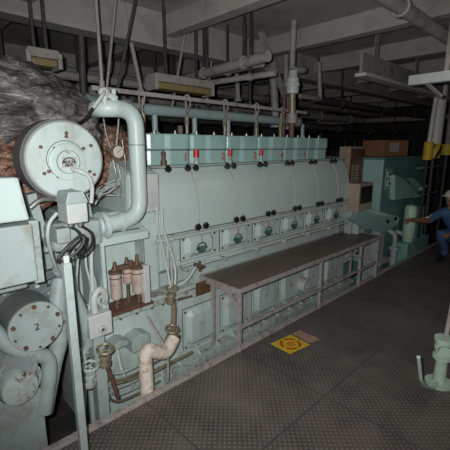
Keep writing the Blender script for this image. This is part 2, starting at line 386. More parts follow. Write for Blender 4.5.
# crankcase doors, two rows
def frustum(mm, x0, x1, z0, z1, y, d, ch):
    """raised panel with sloped sides facing -Y"""
    a = [(x0, z0+ch), (x0+ch, z0), (x1-ch, z0), (x1, z0+ch), (x1, z1-ch), (x1-ch, z1), (x0+ch, z1), (x0, z1-ch)]
    k = .042; b = [(x0+k, z0+ch+k*.4), (x0+ch+k*.4, z0+k), (x1-ch-k*.4, z0+k), (x1-k, z0+ch+k*.4), (x1-k, z1-ch-k*.4), (x1-ch-k*.4, z1-k), (x0+ch+k*.4, z1-k), (x0+k, z1-ch-k*.4)]
    mm.ring([[V((p[0], y, p[1])) for p in a], [V((p[0], y-d, p[1])) for p in b]], True, False)
for i in range(6):
    c = 1.875+.4265*i
    m = M().box(c-.184, c+.184, FY-.014, FY, .757, .955); frustum(m, c-.158, c+.158, .772, .948, FY-.014, .034, .04)
    d = obj('crankcase_door', m, PALE, EN, .003)
    obj('door_gasket', M().box(c-.19, c+.19, FY-.005, FY, .752, .961), RUST, d)
    m = M()
    for sx in (-1, 1):
        for z in (.785, .935): m.hexa((c+sx*.166, FY-.014, z), (0, -1, 0), .0095, .01)
    each('door_bolt', m, RUST, d)
    e = M(); y = FY-.0495
    arc = [(c+.06*math.cos(t*math.pi/12), .832+.06*math.sin(t*math.pi/12)) for t in range(13)]
    arc += [(c+.048*math.cos(t*math.pi/12), .832+.048*math.sin(t*math.pi/12)) for t in range(12, -1, -1)]
    e.prism(arc, 'xz', y, y+.002); e.box(c-.052, c+.052, y, y+.002, .826, .832)
    em = obj('emblem', e, INK, d, label='dark green half-round maker emblem')
    text('emblem_letters', 'MAN', .046, (c, y, .845), INK, em, bold=.0025)
    text('emblem_line', 'B&W', .034, (c, y, .813), INK, em, bold=.0022)
    text('door_number', str(i+1), .06, (c-.0, y, .918), REDP, d, bold=.001)
    # lower doors
    m = M().box(c-.18, c+.18, FY-.014, FY, -.02, .335); frustum(m, c-.158, c+.158, -.008, .323, FY-.014, .034, .045)
    d = obj('lower_crankcase_door', m, PALE, EN, .003)
    obj('door_gasket', M().box(c-.185, c+.185, FY-.005, FY, -.026, .341), DARKG, d)
    m = M()
    for sx in (-1, 1):
        for z in (0, .315): m.hexa((c+sx*.166, FY-.014, z), (0, -1, 0), .0095, .01)
    each('door_bolt', m, RUST, d)
    text('faded_number', str(i+1), .045, (c-.01, FY-.0495, .18), INKK, d)
# pipe and conduit along the recess, with supports
obj('fuel_rail_pipe', M().tube([(1.42, 2.2, .98), (1.5, 2.2, .975), (4.3, 2.2, .975), (4.36, 2.2, .97), (4.36, 2.2, .78), (4.3, 2.2, .72), (1.6, 2.3, .70)], .011, 10, .05), GREYP, EN)
obj('lubricating_pipe', M().tube([(1.36, 2.22, .5), (1.5, 2.24, .56), (1.72, 2.22, .60), (1.83, 2.24, .70), (4.2, 2.27, .70)], .012, 10, .06), GREYP, EN)
m = M()
for i in range(6): m.box(1.68+.43*i, 1.70+.43*i, 2.19, 2.34, .69, .715)
each('pipe_clip', m, PALED, EN)
v = obj('small_valve', M().cyl((1.83, 2.17, .7), (1.83, 2.26, .7), .018).cyl((1.83, 2.2, .66), (1.83, 2.2, .74), .013).cyl((1.80, 2.17, .7), (1.86, 2.17, .7), .008), RUST, EN)
obj('vertical_drain_pipe', M().tube([(1.52, 2.2, .985), (1.52, 2.2, .58)], .013, 10).tube([(1.565, 2.215, .97), (1.565, 2.215, .56)], .008, 8), PALED, EN)
obj('oil_stain_plate', M().box(1.84, 2.0, FY-.005, FY-.001, .41, .53), BROWNP, EN, label='brown stained rectangular patch on the engine side')
# round inspection cover under the bench
obj('round_inspection_cover', M().lathe((3.35, 2.2, .13), (0, -1, 0), [(-.05, .085), (.04, .085), (.05, .075), (.05, 0)], 28).hexa((3.35, 2.15, .13), (0, -1, 0), .02, .015), GREYP, EN)
# flywheel end bell housing
m = M().lathe((4.38, 2.75, .58), (1, 0, 0), [(0, .5), (.06, .62), (.10, .62), (.10, .6), (.16, .6), (.16, .64), (.2, .64), (.55, .58), (.55, 0)], 48)
obj('flywheel_housing', m, PALEG, EN)
m = M()
for j in range(24):
    a = 2*math.pi*j/24; m.hexa((4.53, 2.75+.6*math.cos(a), .58+.61*math.sin(a)), (1, 0, 0), .014, .06)
each('housing_bolt', m, DARKG, EN)
# front end gearcase and casings on the left
m = M().box(.93, 1.5, 2.4, 3.0, -.5, 1.2).box(1.3, 1.5, 2.28, 2.4, -.3, 1.1)
obj('front_gearcase', m, PALE, EN, .02)
obj('gearcase_flange', M().box(.95, 1.74, 2.14, 2.30, .555, .585).box(.95, 1.70, 2.2, 2.30, .485, .555), PALED, EN, .004)
obj('front_panel', M().box(.97, 1.655, 2.262, 2.42, -.3, .484), PALE, EN, .008)
m = M()
for x in (1.02, 1.14, 1.27, 1.4, 1.5): m.hexa((x, 2.262, .455), (0, -1, 0), .011, .014)
each('panel_bolt', m, RUST, EN)
obj('gearcase_cover_plate', M().prism([(.62, .6), (.95, .55), (.98, 1.15), (.7, 1.2), (.58, 1.0)], 'xz', 2.42, 2.6), PALEG, EN, .015)

# ================================================================== overhead water pipe behind the heads, and hook rail
t = thing('water_header_pipe', 'long horizontal pale teal water pipe running behind the six cylinder heads', 'pipe', (2.5, 2.68, 1.75))
PIPEP = mat('pale_blue_grey_pipe_paint', (.29, .40, .40), .4, dirt=(.18, .16, .13), dirt_amt=.45)
obj('pipe_run', M().tube([(1.2, 2.68, 1.95), (3.78, 2.68, 1.94)], .045, 18), PIPEP, t)
for i in range(6):
    x = HX[i]+.24
    b = obj('branch_pipe', M().cyl((x, 2.68, 1.92), (x, 2.68, 1.752), .024), PIPEP, t)
    obj('branch_flange', M().cyl((x, 2.68, 1.752), (x, 2.68, 1.77), .042), PIPEP, b)
obj('end_cap', M().cyl((3.78, 2.68, 1.94), (3.81, 2.68, 1.94), .06), RUST, t)
t = thing('pipe_rail', 'thin pink grey rail with hooks above the cylinder heads', 'rail', (2.4, 2.5, 2.0))
obj('rail_tube', M().bar((1.16, 2.5, 2.04), (3.7, 2.5, 2.03), .02, .03), OHP, t)
for x in (1.5, 1.93, 2.36, 2.78, 3.2):
    obj('hook', M().tube([(x, 2.5, 2.03), (x+.02, 2.47, 2.07), (x+.045, 2.46, 2.04), (x+.04, 2.46, 1.98), (x+.01, 2.46, 1.93)], .006, 8, .02).bar((x-.005, 2.46, 2.06), (x-.005, 2.46, 1.9), .008, .01), OHP, t)
for i, x in enumerate((1.56, 1.98, 2.42, 2.86, 3.25)):
    o = obj('injector_fitting', M().cyl((x, 2.52, 1.754), (x, 2.52, 1.83), .014).cyl((x, 2.52, 1.83), (x, 2.52, 1.90), .019, seg=8).cyl((x, 2.52, 1.90), (x, 2.52, 2.0), .008), BRASS, None)
    tag(o, 'stained upright injector fitting with a hook above, standing %s' % ('at the left end of the heads', 'between cylinder heads 1 and 2', 'between cylinder heads 2 and 3', 'between cylinder heads 3 and 4', 'on head 5 beside the hoist')[i], 'fitting', 'injector fittings on the cylinder heads')

# ================================================================== big charge air pipe
t = thing('air_pipe', 'large pale green bent air pipe standing left of the cylinder heads', 'pipe', (1.25, 2.1, 1.1))
obj('pipe_bend', M().tube([aty(96, 110, 2.36), aty(97, 108, 2.12), (1.245, 2.1, 1.88), (1.245, 2.1, 1.2), (.80, 2.1, 1.165), (.70, 2.25, 1.15)], .051, 24, .12), PALE, t)
for p, q in (((.97, 2.1, 1.178), (1.0, 2.1, 1.18)), ((1.105, 2.1, 1.187), (1.118, 2.1, 1.188))):
    obj('pipe_flange', M().cyl(p, q, .088 if p[0] < 1 else .062, seg=24), PALE, t)
obj('pipe_clamp', M().cyl((1.245, 2.1, 1.66), (1.245, 2.1, 1.665), .0565, seg=24), DARKG, t)
obj('square_coupling', M().box(.66, .95, 2.02, 2.2, 1.08, 1.24), PALEG, t, .03)
t = thing('ball_valve', 'small white lever ball valve on top of the large bent air pipe', 'valve', (1.0, 2.1, 1.93))
p = aty(104, 92, 2.1)
obj('valve_body', M().sph(p, .035, (1, .9, .8)).cyl(p, p+V((0, 0, -.07)), .018).cyl(p+V((-.02, 0, .0)), p+V((.075, 0, -.03)), .018).cyl(p+V((.055, 0, -.06)), p+V((.062, 0, .02)), .014), GREYP, t)
q = aty(93, 108, 2.06)
obj('lever', M().tube([p+V((-.01, -.03, .0)), p+V((-.03, -.05, -.02)), q], .01, 8, .02), GREYP, t)
obj('vent_hose', M().tube([q, aty(88, 116, 2.1), aty(84, 120, 2.2), aty(79, 124, 2.3)], .009, 8, .02), RUBBER, t)

# ================================================================== turbocharger silencer
C = V((.758, 2.0, 1.583)); R_ = .195
t = thing('turbocharger_silencer', 'big round pale green turbocharger air silencer with a bolted face plate', 'silencer', (C.x, 2.25, 1.2))
obj('silencer_body', M().lathe(C, (0, 1, 0), [(.015, .15), (.015, .2), (.05, .208), (.16, .208), (.30, .16), (.3, 0)], 56), PALEG, t)
obj('rubber_band', M().lathe(C, (0, 1, 0), [(.03, .2), (.03, .212), (.1, .214), (.16, .212), (.16, .2)], 56), DARKG, t)
face = obj('face_plate', M().lathe(C, (0, -1, 0), [(-.03, .206), (-.006, .204), (.004, .197), (.006, .19), (.006, 0)], 64), PALE, t)
obj('centre_disc', M().lathe(C+V((.006, -.006, -.01)), (0, -1, 0), [(0, .098), (.01, .096), (.012, .09), (.012, .06), (.015, .06), (.015, 0)], 48), PALE, face)
m = M()
for (u, v) in ((66, 133), (66, 136.5), (40.5, 147), (90.5, 145.5), (44, 173.5), (48.5, 171.5), (85, 173.5), (89.5, 171.5), (94, 174.5), (71, 190), (54.5, 148.5), (83, 148.5), (58, 176.5)):
    m.hexa(aty(u, v, C.y-.006), (0, -1, 0), .0095, .009)
each('face_bolt', m, RUST, face)
m = M().hexa(aty(68.5, 152, 1.98), (0, -1, 0), .011, .006, 12); obj('face_plug', m, PALED, face)
obj('face_ring', M().lathe(C, (0, -1, 0), [(.0062, .101), (.0072, .101), (.0072, .097), (.0062, .097)], 64).lathe(C+V((.006, 0, -.01)), (0, -1, 0), [(.018, .061), (.0225, .061), (.0225, .058), (.018, .058)], 48), DARKG, face)
obj('rim', M().lathe(C, (0, -1, 0), [(-.028, .2065), (-.004, .2065), (.005, .201), (.007, .193), (.0062, .192)], 64), mat('grey_rim', (.30, .32, .32), .5), t)
np_ = obj('nameplate', M().box(.725, .805, C.y-.026, C.y-.021, 1.545, 1.60), PLATE, face, .001, label='small metal nameplate with black maker letters')
cx, cz = .764, 1.565
arc = [(cx+.036*math.cos(t_*math.pi/14), cz+.032*math.sin(t_*math.pi/14)) for t_ in range(15)] + [(cx+.031*math.cos(t_*math.pi/14), cz+.027*math.sin(t_*math.pi/14)) for t_ in range(14, -1, -1)]
obj('nameplate_arch', M().prism(arc, 'xz', C.y-.0275, C.y-.026), INKK, np_)
text('nameplate_letters', 'M.A.N', .022, (cx, C.y-.0265, 1.573), INKK, np_, bold=.0006)
text('nameplate_line', 'B&W', .020, (cx, C.y-.0265, 1.556), INKK, np_, bold=.0006)
obj('conduit', M().tube([(.775, 1.985, 1.535), (.79, 1.93, 1.53), (.845, 1.92, 1.50), (.865, 1.94, 1.43), (.86, 1.96, 1.35)], .0115, 12, .05), GREYP, t)
# support under silencer
each('support_bracket', M().bar((.62, 2.2, 1.4), (.66, 2.2, 1.15), .05, .08).bar((.9, 2.2, 1.42), (.93, 2.2, 1.22), .05, .08), PALEG, t, .004)

# foil wrapped exhaust behind and above
def lump(c, r, seed, amp=.09, n=6, frq=2.2, top=None):
    bm = bmesh.new(); bmesh.ops.create_icosphere(bm, subdivisions=n, radius=1)
    for v in bm.verts:
        d = v.co.normalized(); p = V((d.x*r[0], d.y*r[1], d.z*r[2]))
        q = p*frq+V((seed, 0, 0))
        w = V((noise.noise(q*1.3), noise.noise(q*1.3+V((9, 0, 0))), noise.noise(q*1.3+V((0, 9, 0)))))*.8
        k = noise.noise(q)*amp*1.3
        e = V((q.x*1.4+q.z*1.0, q.y*1.2, q.z*4.0-q.x*1.6))+w
        k += (.35-abs(noise.noise(e)))*amp*1.0 + (.3-abs(noise.noise(e*2.3)))*amp*.5 + (.3-abs(noise.noise(e*5.1)))*amp*.22
        v.co = V(c)+p+d*k
    for f in bm.faces: f.smooth = True
    return bm
c1 = aty(22, 118, 2.75)
o = obj('foil_wrapped_exhaust', lump((c1.x-.05, 2.85, 1.80), (.56, .5, .40), 3, .08), SHEET, None)
tag(o, 'bulging grey crinkled foil sheet wrapped over the exhaust, upper left', 'insulation')
o = obj('copper_foil_blanket', lump((.56, 2.64, 1.50), (.34, .34, .38), 9, .05, 6, 4), FOIL, None)
tag(o, 'crumpled copper coloured foil blanket under the grey sheet, behind the round silencer', 'insulation')
o = obj('foil_wrapped_manifold', lump((1.34, 2.72, 1.56), (.30, .22, .24), 15, .05, 6, 5), FOIL, None)
tag(o, 'brown foil wrapped manifold between the round silencer and the large bent air pipe', 'insulation')

# clutter of small pipes between silencer and air pipe
t = thing('sensing_pipe_bundle', 'tangle of thin silver pipes between the silencer and the bent air pipe', 'pipes', (1.0, 2.3, 1.2), None)
rs = random.Random(4)
for i in range(9):
    a = aty(rs.uniform(86, 96), rs.uniform(192, 207), 2.2); b = aty(rs.uniform(98, 108), rs.uniform(182, 196), 2.3); c = aty(rs.uniform(112, 126), rs.uniform(176, 200), 2.35)
    obj('thin_pipe', M().tube([a, b, c], .006, 8, .05), GREYP if i % 3 else RUST, t)
for u0, v0, u1, v1 in ((122, 140, 125, 185), (113, 160, 116, 190), (118, 165, 120, 195)):
    obj('thin_pipe', M().tube([aty(u0, v0, 2.3), aty((u0+u1)/2+2, (v0+v1)/2, 2.28), aty(u1, v1, 2.25)], .005, 8, .03), STEEL, t)
# pressure gauge
g = aty(118, 152, 2.25)
t = thing('pressure_gauge', 'round brass rimmed pressure gauge hanging left of the bent air pipe', 'gauge', g-V((0, 0, .05)))
obj('gauge_case', M().lathe(g, (0, -1, 0), [(-.03, .03), (-.03, .042), (.005, .044), (.008, .042), (.008, .037), (.004, .037)], 28), BRASS, t)
d = obj('dial', M().lathe(g, (0, -1, 0), [(0, 0.038), (.004, .038), (.004, 0)], 28), CREAM, t)
obj('needle', M().bar(g+V((-.006, -.006, -.004)), g+V((.02, -.006, .018)), .002, .003), INKK, d)
obj('gauge_pipe', M().tube([g+V((0, .02, .03)), aty(118, 130, 2.3), aty(119, 112, 2.35)], .005, 8, .02).tube([g+V((-.03, .02, .0)), aty(106, 135, 2.35), aty(103, 115, 2.4)], .004, 8, .03), PALED, t)

# ================================================================== left cooler casing and boxes
t = thing('cooler_casing', 'large flat pale green cooler casing at the left edge of the photo', 'casing', (.25, 2.1, .9))
y = 1.8
obj('lower_panel', M().box(-.25, .505, y, y+.16, 1.03, 1.305), PALEG, t, .008)
obj('upper_panel', M().prism([(-.25, 1.325), (.495, 1.325), (.468, 1.52), (-.25, 1.54)], 'xz', y-.01, y+.16), PALE, t, .01)
obj('side_flange', M().box(.505, .548, y+.05, y+.2, 1.0, 1.31), PALEG, t, .004)
m = M()
for z in (1.05, 1.11, 1.17, 1.23): m.lathe((.528, y+.05, z), (0, -1, 0), [(0, .014), (.004, .014), (.004, .009), (0, .009)], 16)
each('flange_bolt', m, PALED, t)
obj('casing_back', M().box(-.25, .5, y+.16, 2.7, .95, 1.45), PALEG, t, .01)
# terminal box with lid
b0 = aty(76, 210, 1.85)
t = thing('terminal_box', 'pale grey square junction box below the round silencer with a sloped lid', 'junction box', (b0.x, 1.95, b0.z-.1))
obj('box_body', M().box(b0.x-.052, b0.x+.052, 1.83, 1.96, b0.z-.065, b0.z+.035), GREYP, t, .006)
obj('box_lid', M().prism([(b0.x-.058, b0.z+.035), (b0.x+.058, b0.z+.035), (b0.x+.035, b0.z+.095), (b0.x-.04, b0.z+.095)], 'xz', 1.825, 1.97), PALEG, t, .004)
m = M()
for dx in (-.022, .028): m.cyl((b0.x+dx, 1.88, b0.z-.065), (b0.x+dx, 1.88, b0.z-.095), .017, .014, 10)
each('cable_gland', m, STEEL, t)
# black cables with coil
t = thing('coiled_cable', 'thick black cable looped in a coil over the top of the grey post', 'cable', aty(72, 250, 1.65))
c = aty(70, 248, 1.62)
pts = [V((b0.x-.022, 1.88, b0.z-.09)), aty(77, 230, 1.8), aty(82, 238, 1.72), aty(84, 248, 1.7), aty(76, 254, 1.66)]
for j in range(17):
    a = math.radians(-20+j*40); rr = .049+.004*math.sin(j)
    pts.append(c + V((math.cos(a)*rr*1.25+math.sin(a)*.015, -.02+.006*math.sin(j*1.3), math.sin(a)*rr*.78+math.cos(a)*.035)))
obj('cable_coil', M().tube(pts, .0072, 10, .03), RUBBER, t)
obj('cable_tail', M().tube([V((b0.x+.028, 1.88, b0.z-.09)), aty(92, 232, 1.8), aty(93, 244, 1.75), aty(84, 255, 1.68), aty(74, 254, 1.64)], .0072, 10, .06), RUBBER, t)
# grey post
a, b = aty(66, 262, 1.6), aty(75.5, 392, 1.6)
t = thing('support_post', 'pale grey square upright post standing in front of the round numbered cover', 'post', (a.x, 1.6, 0))
obj('post_shaft', M().box(a.x-.018, a.x+.018, 1.582, 1.618, 0.012, 1.15), PALEG, t, .004)
obj('post_cap', M().box(a.x-.012, a.x+.012, 1.588, 1.612, 1.15, 1.185), GREYP, t, .003)
obj('base_plate', M().box(a.x-.06, a.x+.06, 1.54, 1.66, 0, .012), GREYP, t, .003)

# round cover numbered 2
C2 = V((.520, 1.98, .722))
t = thing('pump_cover', 'round grey flanged pump cover with a handwritten 2 on its face', 'pump', (.53, 2.2, .5))
DGG = mat('dark_grey_green_paint', (.13, .16, .165), .5, dirt_amt=.4)
obj('pump_body', M().lathe(C2, (0, 1, 0), [(.0, .1), (.0, .132), (.22, .138), (.22, .185), (.25, .185), (.25, 0)], 48), DGG, t)
f = obj('cover_disc', M().lathe(C2, (0, -1, 0), [(-.012, .135), (.006, .135), (.01, .131), (.01, 0)], 48), PALEG, t)
m = M()
for j in range(10):
    an = math.radians(20+36*j); m.hexa(C2+V((math.cos(an)*.115, -.01, math.sin(an)*.115)), (0, -1, 0), .0125 if j % 2 == 0 else .007, .01)
each('cover_bolt', m, RUST, f)
text('cover_number', '2', .055, C2+V((.0, -.0115, .0)), INKK, f)
m = M()
for j in range(12):
    an = math.radians(30*j); m.hexa(C2+V((math.cos(an)*.167, .22, math.sin(an)*.167)), (0, -1, 0), .013, .016)
each('flange_bolt', m, PALED, t)
# casing under the cooler that carries the pump
o = obj('pump_casing', M().lathe((.45, 2.24, .75), (0, 1, 0), [(0, .0), (0, .22), (.03, .25), (.15, .25), (.15, 0)], 40).box(.05, .60, 2.39, 2.8, -.6, .94), PALEG, None, .01)
tag(o, 'grey green casing block behind the round numbered cover', 'casing')
# s-shaped hose pipes lower left
def pipe(label, pts, r, material, cat='pipe', flanges=(), fr=.08, group=None, name='machinery_pipe'):
    o = tag(obj(name, M().tube(pts, r, 16, fr), material, None), label, cat, group); return o
pipe('fat grey S-shaped water pipe curving under the round numbered cover', [aty(-14, 322, 2.05), aty(6, 345, 2.03), aty(30, 354, 2.02), aty(48, 356, 2.03), aty(50, 372, 2.03), aty(44, 412, 2.03)], .042, PALEG)
pipe('grey pipe rising from the lower left behind the post', [aty(44, 412, 2.12), aty(54, 360, 2.13), aty(60, 340, 2.14), aty(57, 300, 2.16), aty(60, 280, 2.2)], .05, PALEG)
pipe('thick grey pipe slanting down behind the grey post beside the coiled cable', [aty(62, 262, 2.02), aty(70, 285, 2.02), aty(83, 312, 2.05), aty(88, 345, 2.1)], .03, PALEG)
cc = aty(20, 388, 1.95)
t = thing('pump_motor', 'ribbed grey pump motor end at the bottom left corner of the machinery', 'motor', (cc.x, 2.1, -.1))
obj('motor_body', M().lathe(cc, (0, 1, 0), [(-.0, .06), (-.0, .085), (.03, .1), (.06, .1), (.06, .125), (.1, .125), (.1, .11), (.32, .11), (.32, 0)], 36), PALEG, t)
obj('motor_end_cap', M().lathe(cc, (0, -1, 0), [(0, .09), (.015, .085), (.02, .05), (.02, 0)], 36), PALED, t)
m = M()
for j in range(8):
    an = math.radians(45*j+10); m.hexa(cc+V((math.cos(an)*.112, .06, math.sin(an)*.112)), (0, -1, 0), .01, .012)
each('motor_bolt', m, PALED, t)
o = obj('pump_support', M().box(cc.x-.12, cc.x+.12, 2.02, 2.25, -.6, cc.z-.1), PALEG, None, .01); tag(o, 'grey pedestal block under the pump motor at the bottom left', 'pedestal')
c = aty(20, 360, 2.1)
o = obj('pipe_elbow_flange', M().lathe(aty(20, 366, 2.0), (-.3, -.8, .5), [(-.1, .05), (0, .05), (0, .085), (.02, .085), (.02, .06), (.03, .06), (.03, 0)], 28), DGG, None)
tag(o, 'tilted bolted pipe flange just above the pump motor at lower left', 'flange')

# smaller stuff between post and filter enclosure
t = thing('fitting_block', 'pale square manifold block with a round port left under the filters', 'block', (.86, 2.05, .4))
p0, p1 = aty(88, 340, 2.0), aty(110, 308, 2.0)
obj('block_body', M().box(p0.x+.015, p1.x+.01, 2.0, 2.14, p0.z-.01, p1.z-.02), GREYP, t, .008)
pc = aty(102, 329, 2.0)
obj('port_ring', M().lathe(pc, (0, -1, 0), [(0, .026), (.015, .026), (.018, .022), (.018, .012), (.0, .012)], 24), PALED, t)
obj('port_plug', M().lathe(pc, (0, -1, 0), [(0, .012), (.012, .011), (.012, 0)], 12), RUST, t)
el = aty(99, 303, 2.04)
obj('elbow', M().tube([aty(95, 312, 2.04), aty(93, 298, 2.04), aty(99, 288, 2.05), aty(106, 294, 2.06), aty(104, 306, 2.08)], .021, 14, .04), GREYP, t)
obj('elbow_flange', M().lathe(aty(102, 300, 2.02), (0, -1, 0), [(0, .036), (.012, .034), (.012, .018), (0, .018)], 20), PALED, t)
obj('block_leg', M().box(p0.x+.05, p1.x-.03, 2.04, 2.12, -.6, p0.z-.01), PALEG, t, .004)
# hand valves
def handvalve(u, v, y, lab, r=.045, stem=.12, tilt=(0, -.25, 1), material=BRASS):
    c = aty(u, v, y); a = V(tilt).normalized()
    t = thing('hand_valve', lab, 'valve', c - a*stem)
    w = M(); u_ = a.orthogonal().normalized(); w_ = a.cross(u_)
    pts = [c+(u_*math.cos(2*math.pi*j/24)+w_*math.sin(2*math.pi*j/24))*r for j in range(25)]
    w.tube(pts, r*.2, 8, .001)
    for j in range(3):
        an = 2*math.pi*j/3; w.cyl(c, c+(u_*math.cos(an)+w_*math.sin(an))*r, r*.09, seg=8)
    obj('handwheel', w, material, t)
    obj('valve_body', M().lathe(c, -a, [(-.01, 0), (-.01, .008), (.02, .008), (stem*.4, .010), (stem*.35, .03), (stem*.5, .036), (stem*.5, .024), (stem*.85, .028), (stem*.85, .042), (stem, .042), (stem, 0)], 16), material, t)
    return t
handvalve(105, 349, 2.0, 'oily brown hand valve just below the pale square manifold block', .046)
handvalve(172, 288, 2.1, 'stained brass hand valve right of the filters, upper of two', .042)
handvalve(172, 329, 2.06, 'stained brass hand valve above the orange lagged pipe bend, lower of two', .046, .1)
handvalve(90, 366, 2.0, 'pale green hand valve between the grey post and the bottom pipes', .045, .14, (0, -.2, 1), PALED)
pipe('stained brass upright pipe joining the two brass hand valves', [aty(173, 300, 2.12), aty(174, 312, 2.12), aty(172, 344, 2.1)], .02, BRASS)
pipe('thin pale pipe climbing from the upper brass valve, left of its twin', [aty(171, 288, 2.12), aty(167, 268, 2.16), aty(162, 245, 2.18), aty(157, 228, 2.18), aty(157, 208, 2.2)], .009, GREYP)
pipe('thin pale pipe climbing from the upper brass valve, right of its twin', [aty(175, 287, 2.12), aty(176, 268, 2.16), aty(167, 240, 2.18), aty(162, 226, 2.18), aty(162, 208, 2.2)], .009, GREYP)
pipe('vertical pale pipe standing left of the filter enclosure', [aty(92, 235, 2.08), aty(91, 262, 2.08), aty(93, 296, 2.08)], .012, GREYP)
pipe('curved pale pipe descending from the junction box behind the coiled cable', [aty(57, 213, 2.0), aty(49, 222, 2.0), aty(47, 236, 2.0), aty(52, 258, 2.1), aty(58, 272, 2.2)], .010, GREYP)
pipe('short silver pipe under the round silencer at its left', [aty(30, 208, 2.1), aty(40, 199, 2.1), aty(66, 199, 2.12)], .014, STEEL)
o = obj('small_square_box', M().box(*[aty(34, 0, 1.95).x, aty(50, 0, 1.95).x], 1.95, 2.05, aty(40, 248, 1.95).z, aty(40, 232, 1.95).z), PALEG, None, .008); 
tag(o, 'small pale square box beside the right edge of the cooler casing', 'box')
rs = random.Random(11)
for i in range(7):
    u0 = 70+i*5
    pipe('thin pale sensing tube behind the coiled cable, %s from the left' % ORD[i], [aty(u0, 236+rs.uniform(-6, 6), 2.12), aty(u0+rs.uniform(-6, 6), 262, 2.1), aty(u0+rs.uniform(-5, 8), 285, 2.1), aty(u0+rs.uniform(-4, 10), 330+rs.uniform(-10, 20), 2.14)], .007+.003*(i % 2), (PALEG, GREYP, PALED)[i % 3], group='thin sensing tubes behind the coiled cable', name='sensing_tube')
for i in range(5):
    v0 = 355+i*7
    pipe('thin tube sweeping along the bottom beside the lagged pipe, %s from the top' % ORD[i], [aty(98+i*2, 345+i*4, 2.05), aty(99+i*2, v0+14, 2.05), aty(116, v0+20, 2.08), aty(136, v0+12, 2.12), aty(160, v0-2, 2.2)], .009, (PALED, BRASS, PALEG)[i % 3], group='thin tubes sweeping along the bottom', name='drain_tube')
pipe('dark iron pipe slanting down from the oily brown hand valve', [aty(103, 358, 2.03), aty(112, 378, 2.03), aty(118, 398, 2.03)], .014, RUST)
pipe('thin rod slanting from the flange to the bottom, crossing the orange lagged pipe', [aty(147, 316, 2.08), aty(168, 352, 1.98), aty(168, 380, 1.97)], .008, FRAMEP, 'rod')
pipe('pale vertical pipe with a union nut between the post and the manifold block', [aty(80, 300, 2.16), aty(82, 330, 2.14), aty(84, 366, 2.12), aty(82, 420, 2.12)], .022, PALED)
pipe('pale elbow pipe crossing low behind the pale green hand valve', [aty(70, 352, 2.2), aty(92, 350, 2.18), aty(102, 372, 2.16), aty(106, 420, 2.16)], .018, PALEG)
pipe('short pale pipe bridging from the post towards the manifold block', [aty(66, 318, 2.1), aty(78, 312, 2.1), aty(90, 318, 2.1)], .016, GREYP)
pipe('rust stained pipe running along the bottom edge beside the deck coaming', [aty(112, 384, 2.12), aty(150, 374, 2.14), aty(192, 352, 2.16)], .014, BRASS)
pipe('pale pipe stub with flange under the flange ledge, left of the oil stained patch', [aty(178, 300, 2.24), aty(192, 296, 2.24)], .008, RUST)
pipe('grey pipe running level behind the coiled cable', [aty(44, 250, 2.14), aty(66, 246, 2.14), aty(90, 240, 2.14)], .018, PALEG)
pipe('pale horizontal pipe under the silencer leading to the bent air pipe', [aty(40, 228, 2.3), aty(60, 222, 2.3), aty(84, 212, 2.3)], .022, GREYP)
for i_, (u, v, r_) in enumerate(((84, 322, .034), (83, 352, .040), (70, 300, .03), (60, 318, .034))):
    c_ = aty(u, v, 2.1)
    tag(obj('pipe_union', M().lathe(c_-V((0, 0, .03)), (0, 0, 1), [(0, 0), (0, r_), (.014, r_), (.014, r_*.75), (.045, r_*.75), (.045, r_), (.06, r_), (.06, 0)], 8 if i_ % 2 else 16), PALED, None), ('pale union flange upper one beside the manifold block', 'wide pale union flange low beside the manifold block', 'pale union nut right of the grey post, high up', 'pale union nut hidden against the grey post')[i_], 'pipe union')
for i_, (u0, v0, u1, v1) in enumerate(((38, 296, 60, 283), (44, 276, 60, 270))):
    tag(obj('lug_bracket', M().bar(aty(u0, v0, 2.22), aty(u1, v1, 2.22), .05, .05).cyl(aty(u1, v1, 2.18), aty(u1, v1, 2.24), .045), DGG, None, .008), ('dark lug bracket above the round numbered cover', 'dark lug below the cooler casing corner')[i_], 'bracket')
# sloped square caps
for u0, u1, v0, v1, lb in ((112, 129, 338, 352, 'grey sloped square cap left of the lagged pipe, the smaller'), (133, 150, 331, 354, 'grey sloped square cap behind the lagged pipe, the larger')):
    p, q = aty(u0, v1, 2.14), aty(u1, v0, 2.14)
    m = M().prism([(p.x, p.z), (q.x, p.z), (q.x, q.z-.02), ((p.x+q.x)/2+.01, q.z), (p.x, q.z-.025)], 'xz', 2.14, 2.27)
    tag(obj('sloped_junction_box', m, PALEG, None, .006), lb, 'box')
    o = pipe('pale flexible conduit under the %s' % ('smaller sloped cap' if u0 == 112 else 'larger sloped cap'), [V(((p.x+q.x)/2, 2.2, p.z)), aty((u0+u1)/2-1, v1+12, 2.18), aty((u0+u1)/2+4, v1+26, 2.16), aty((u0+u1)/2+14, v1+34, 2.18)], .013, GREYP, 'conduit', name='flexible_conduit')
# lagged pipe
t = thing('lagged_pipe', 'pipe bend wrapped in orange stained lagging rising from the floor edge', 'pipe', (1.16, 2.0, -.5))
pts = [V((1.165, 1.985, -.5)), V((1.162, 1.985, .275)), V((1.19, 1.985, .31)), aty(160, 353, 1.985), aty(167, 352, 2.0), aty(174, 338, 2.03)]
obj('lagging', M().tube(pts, .047, 18, .06), LAG, t)
obj('pipe_collar', M().cyl(aty(173, 341, 2.03), aty(174.5, 334, 2.04), .045), RUST, t)

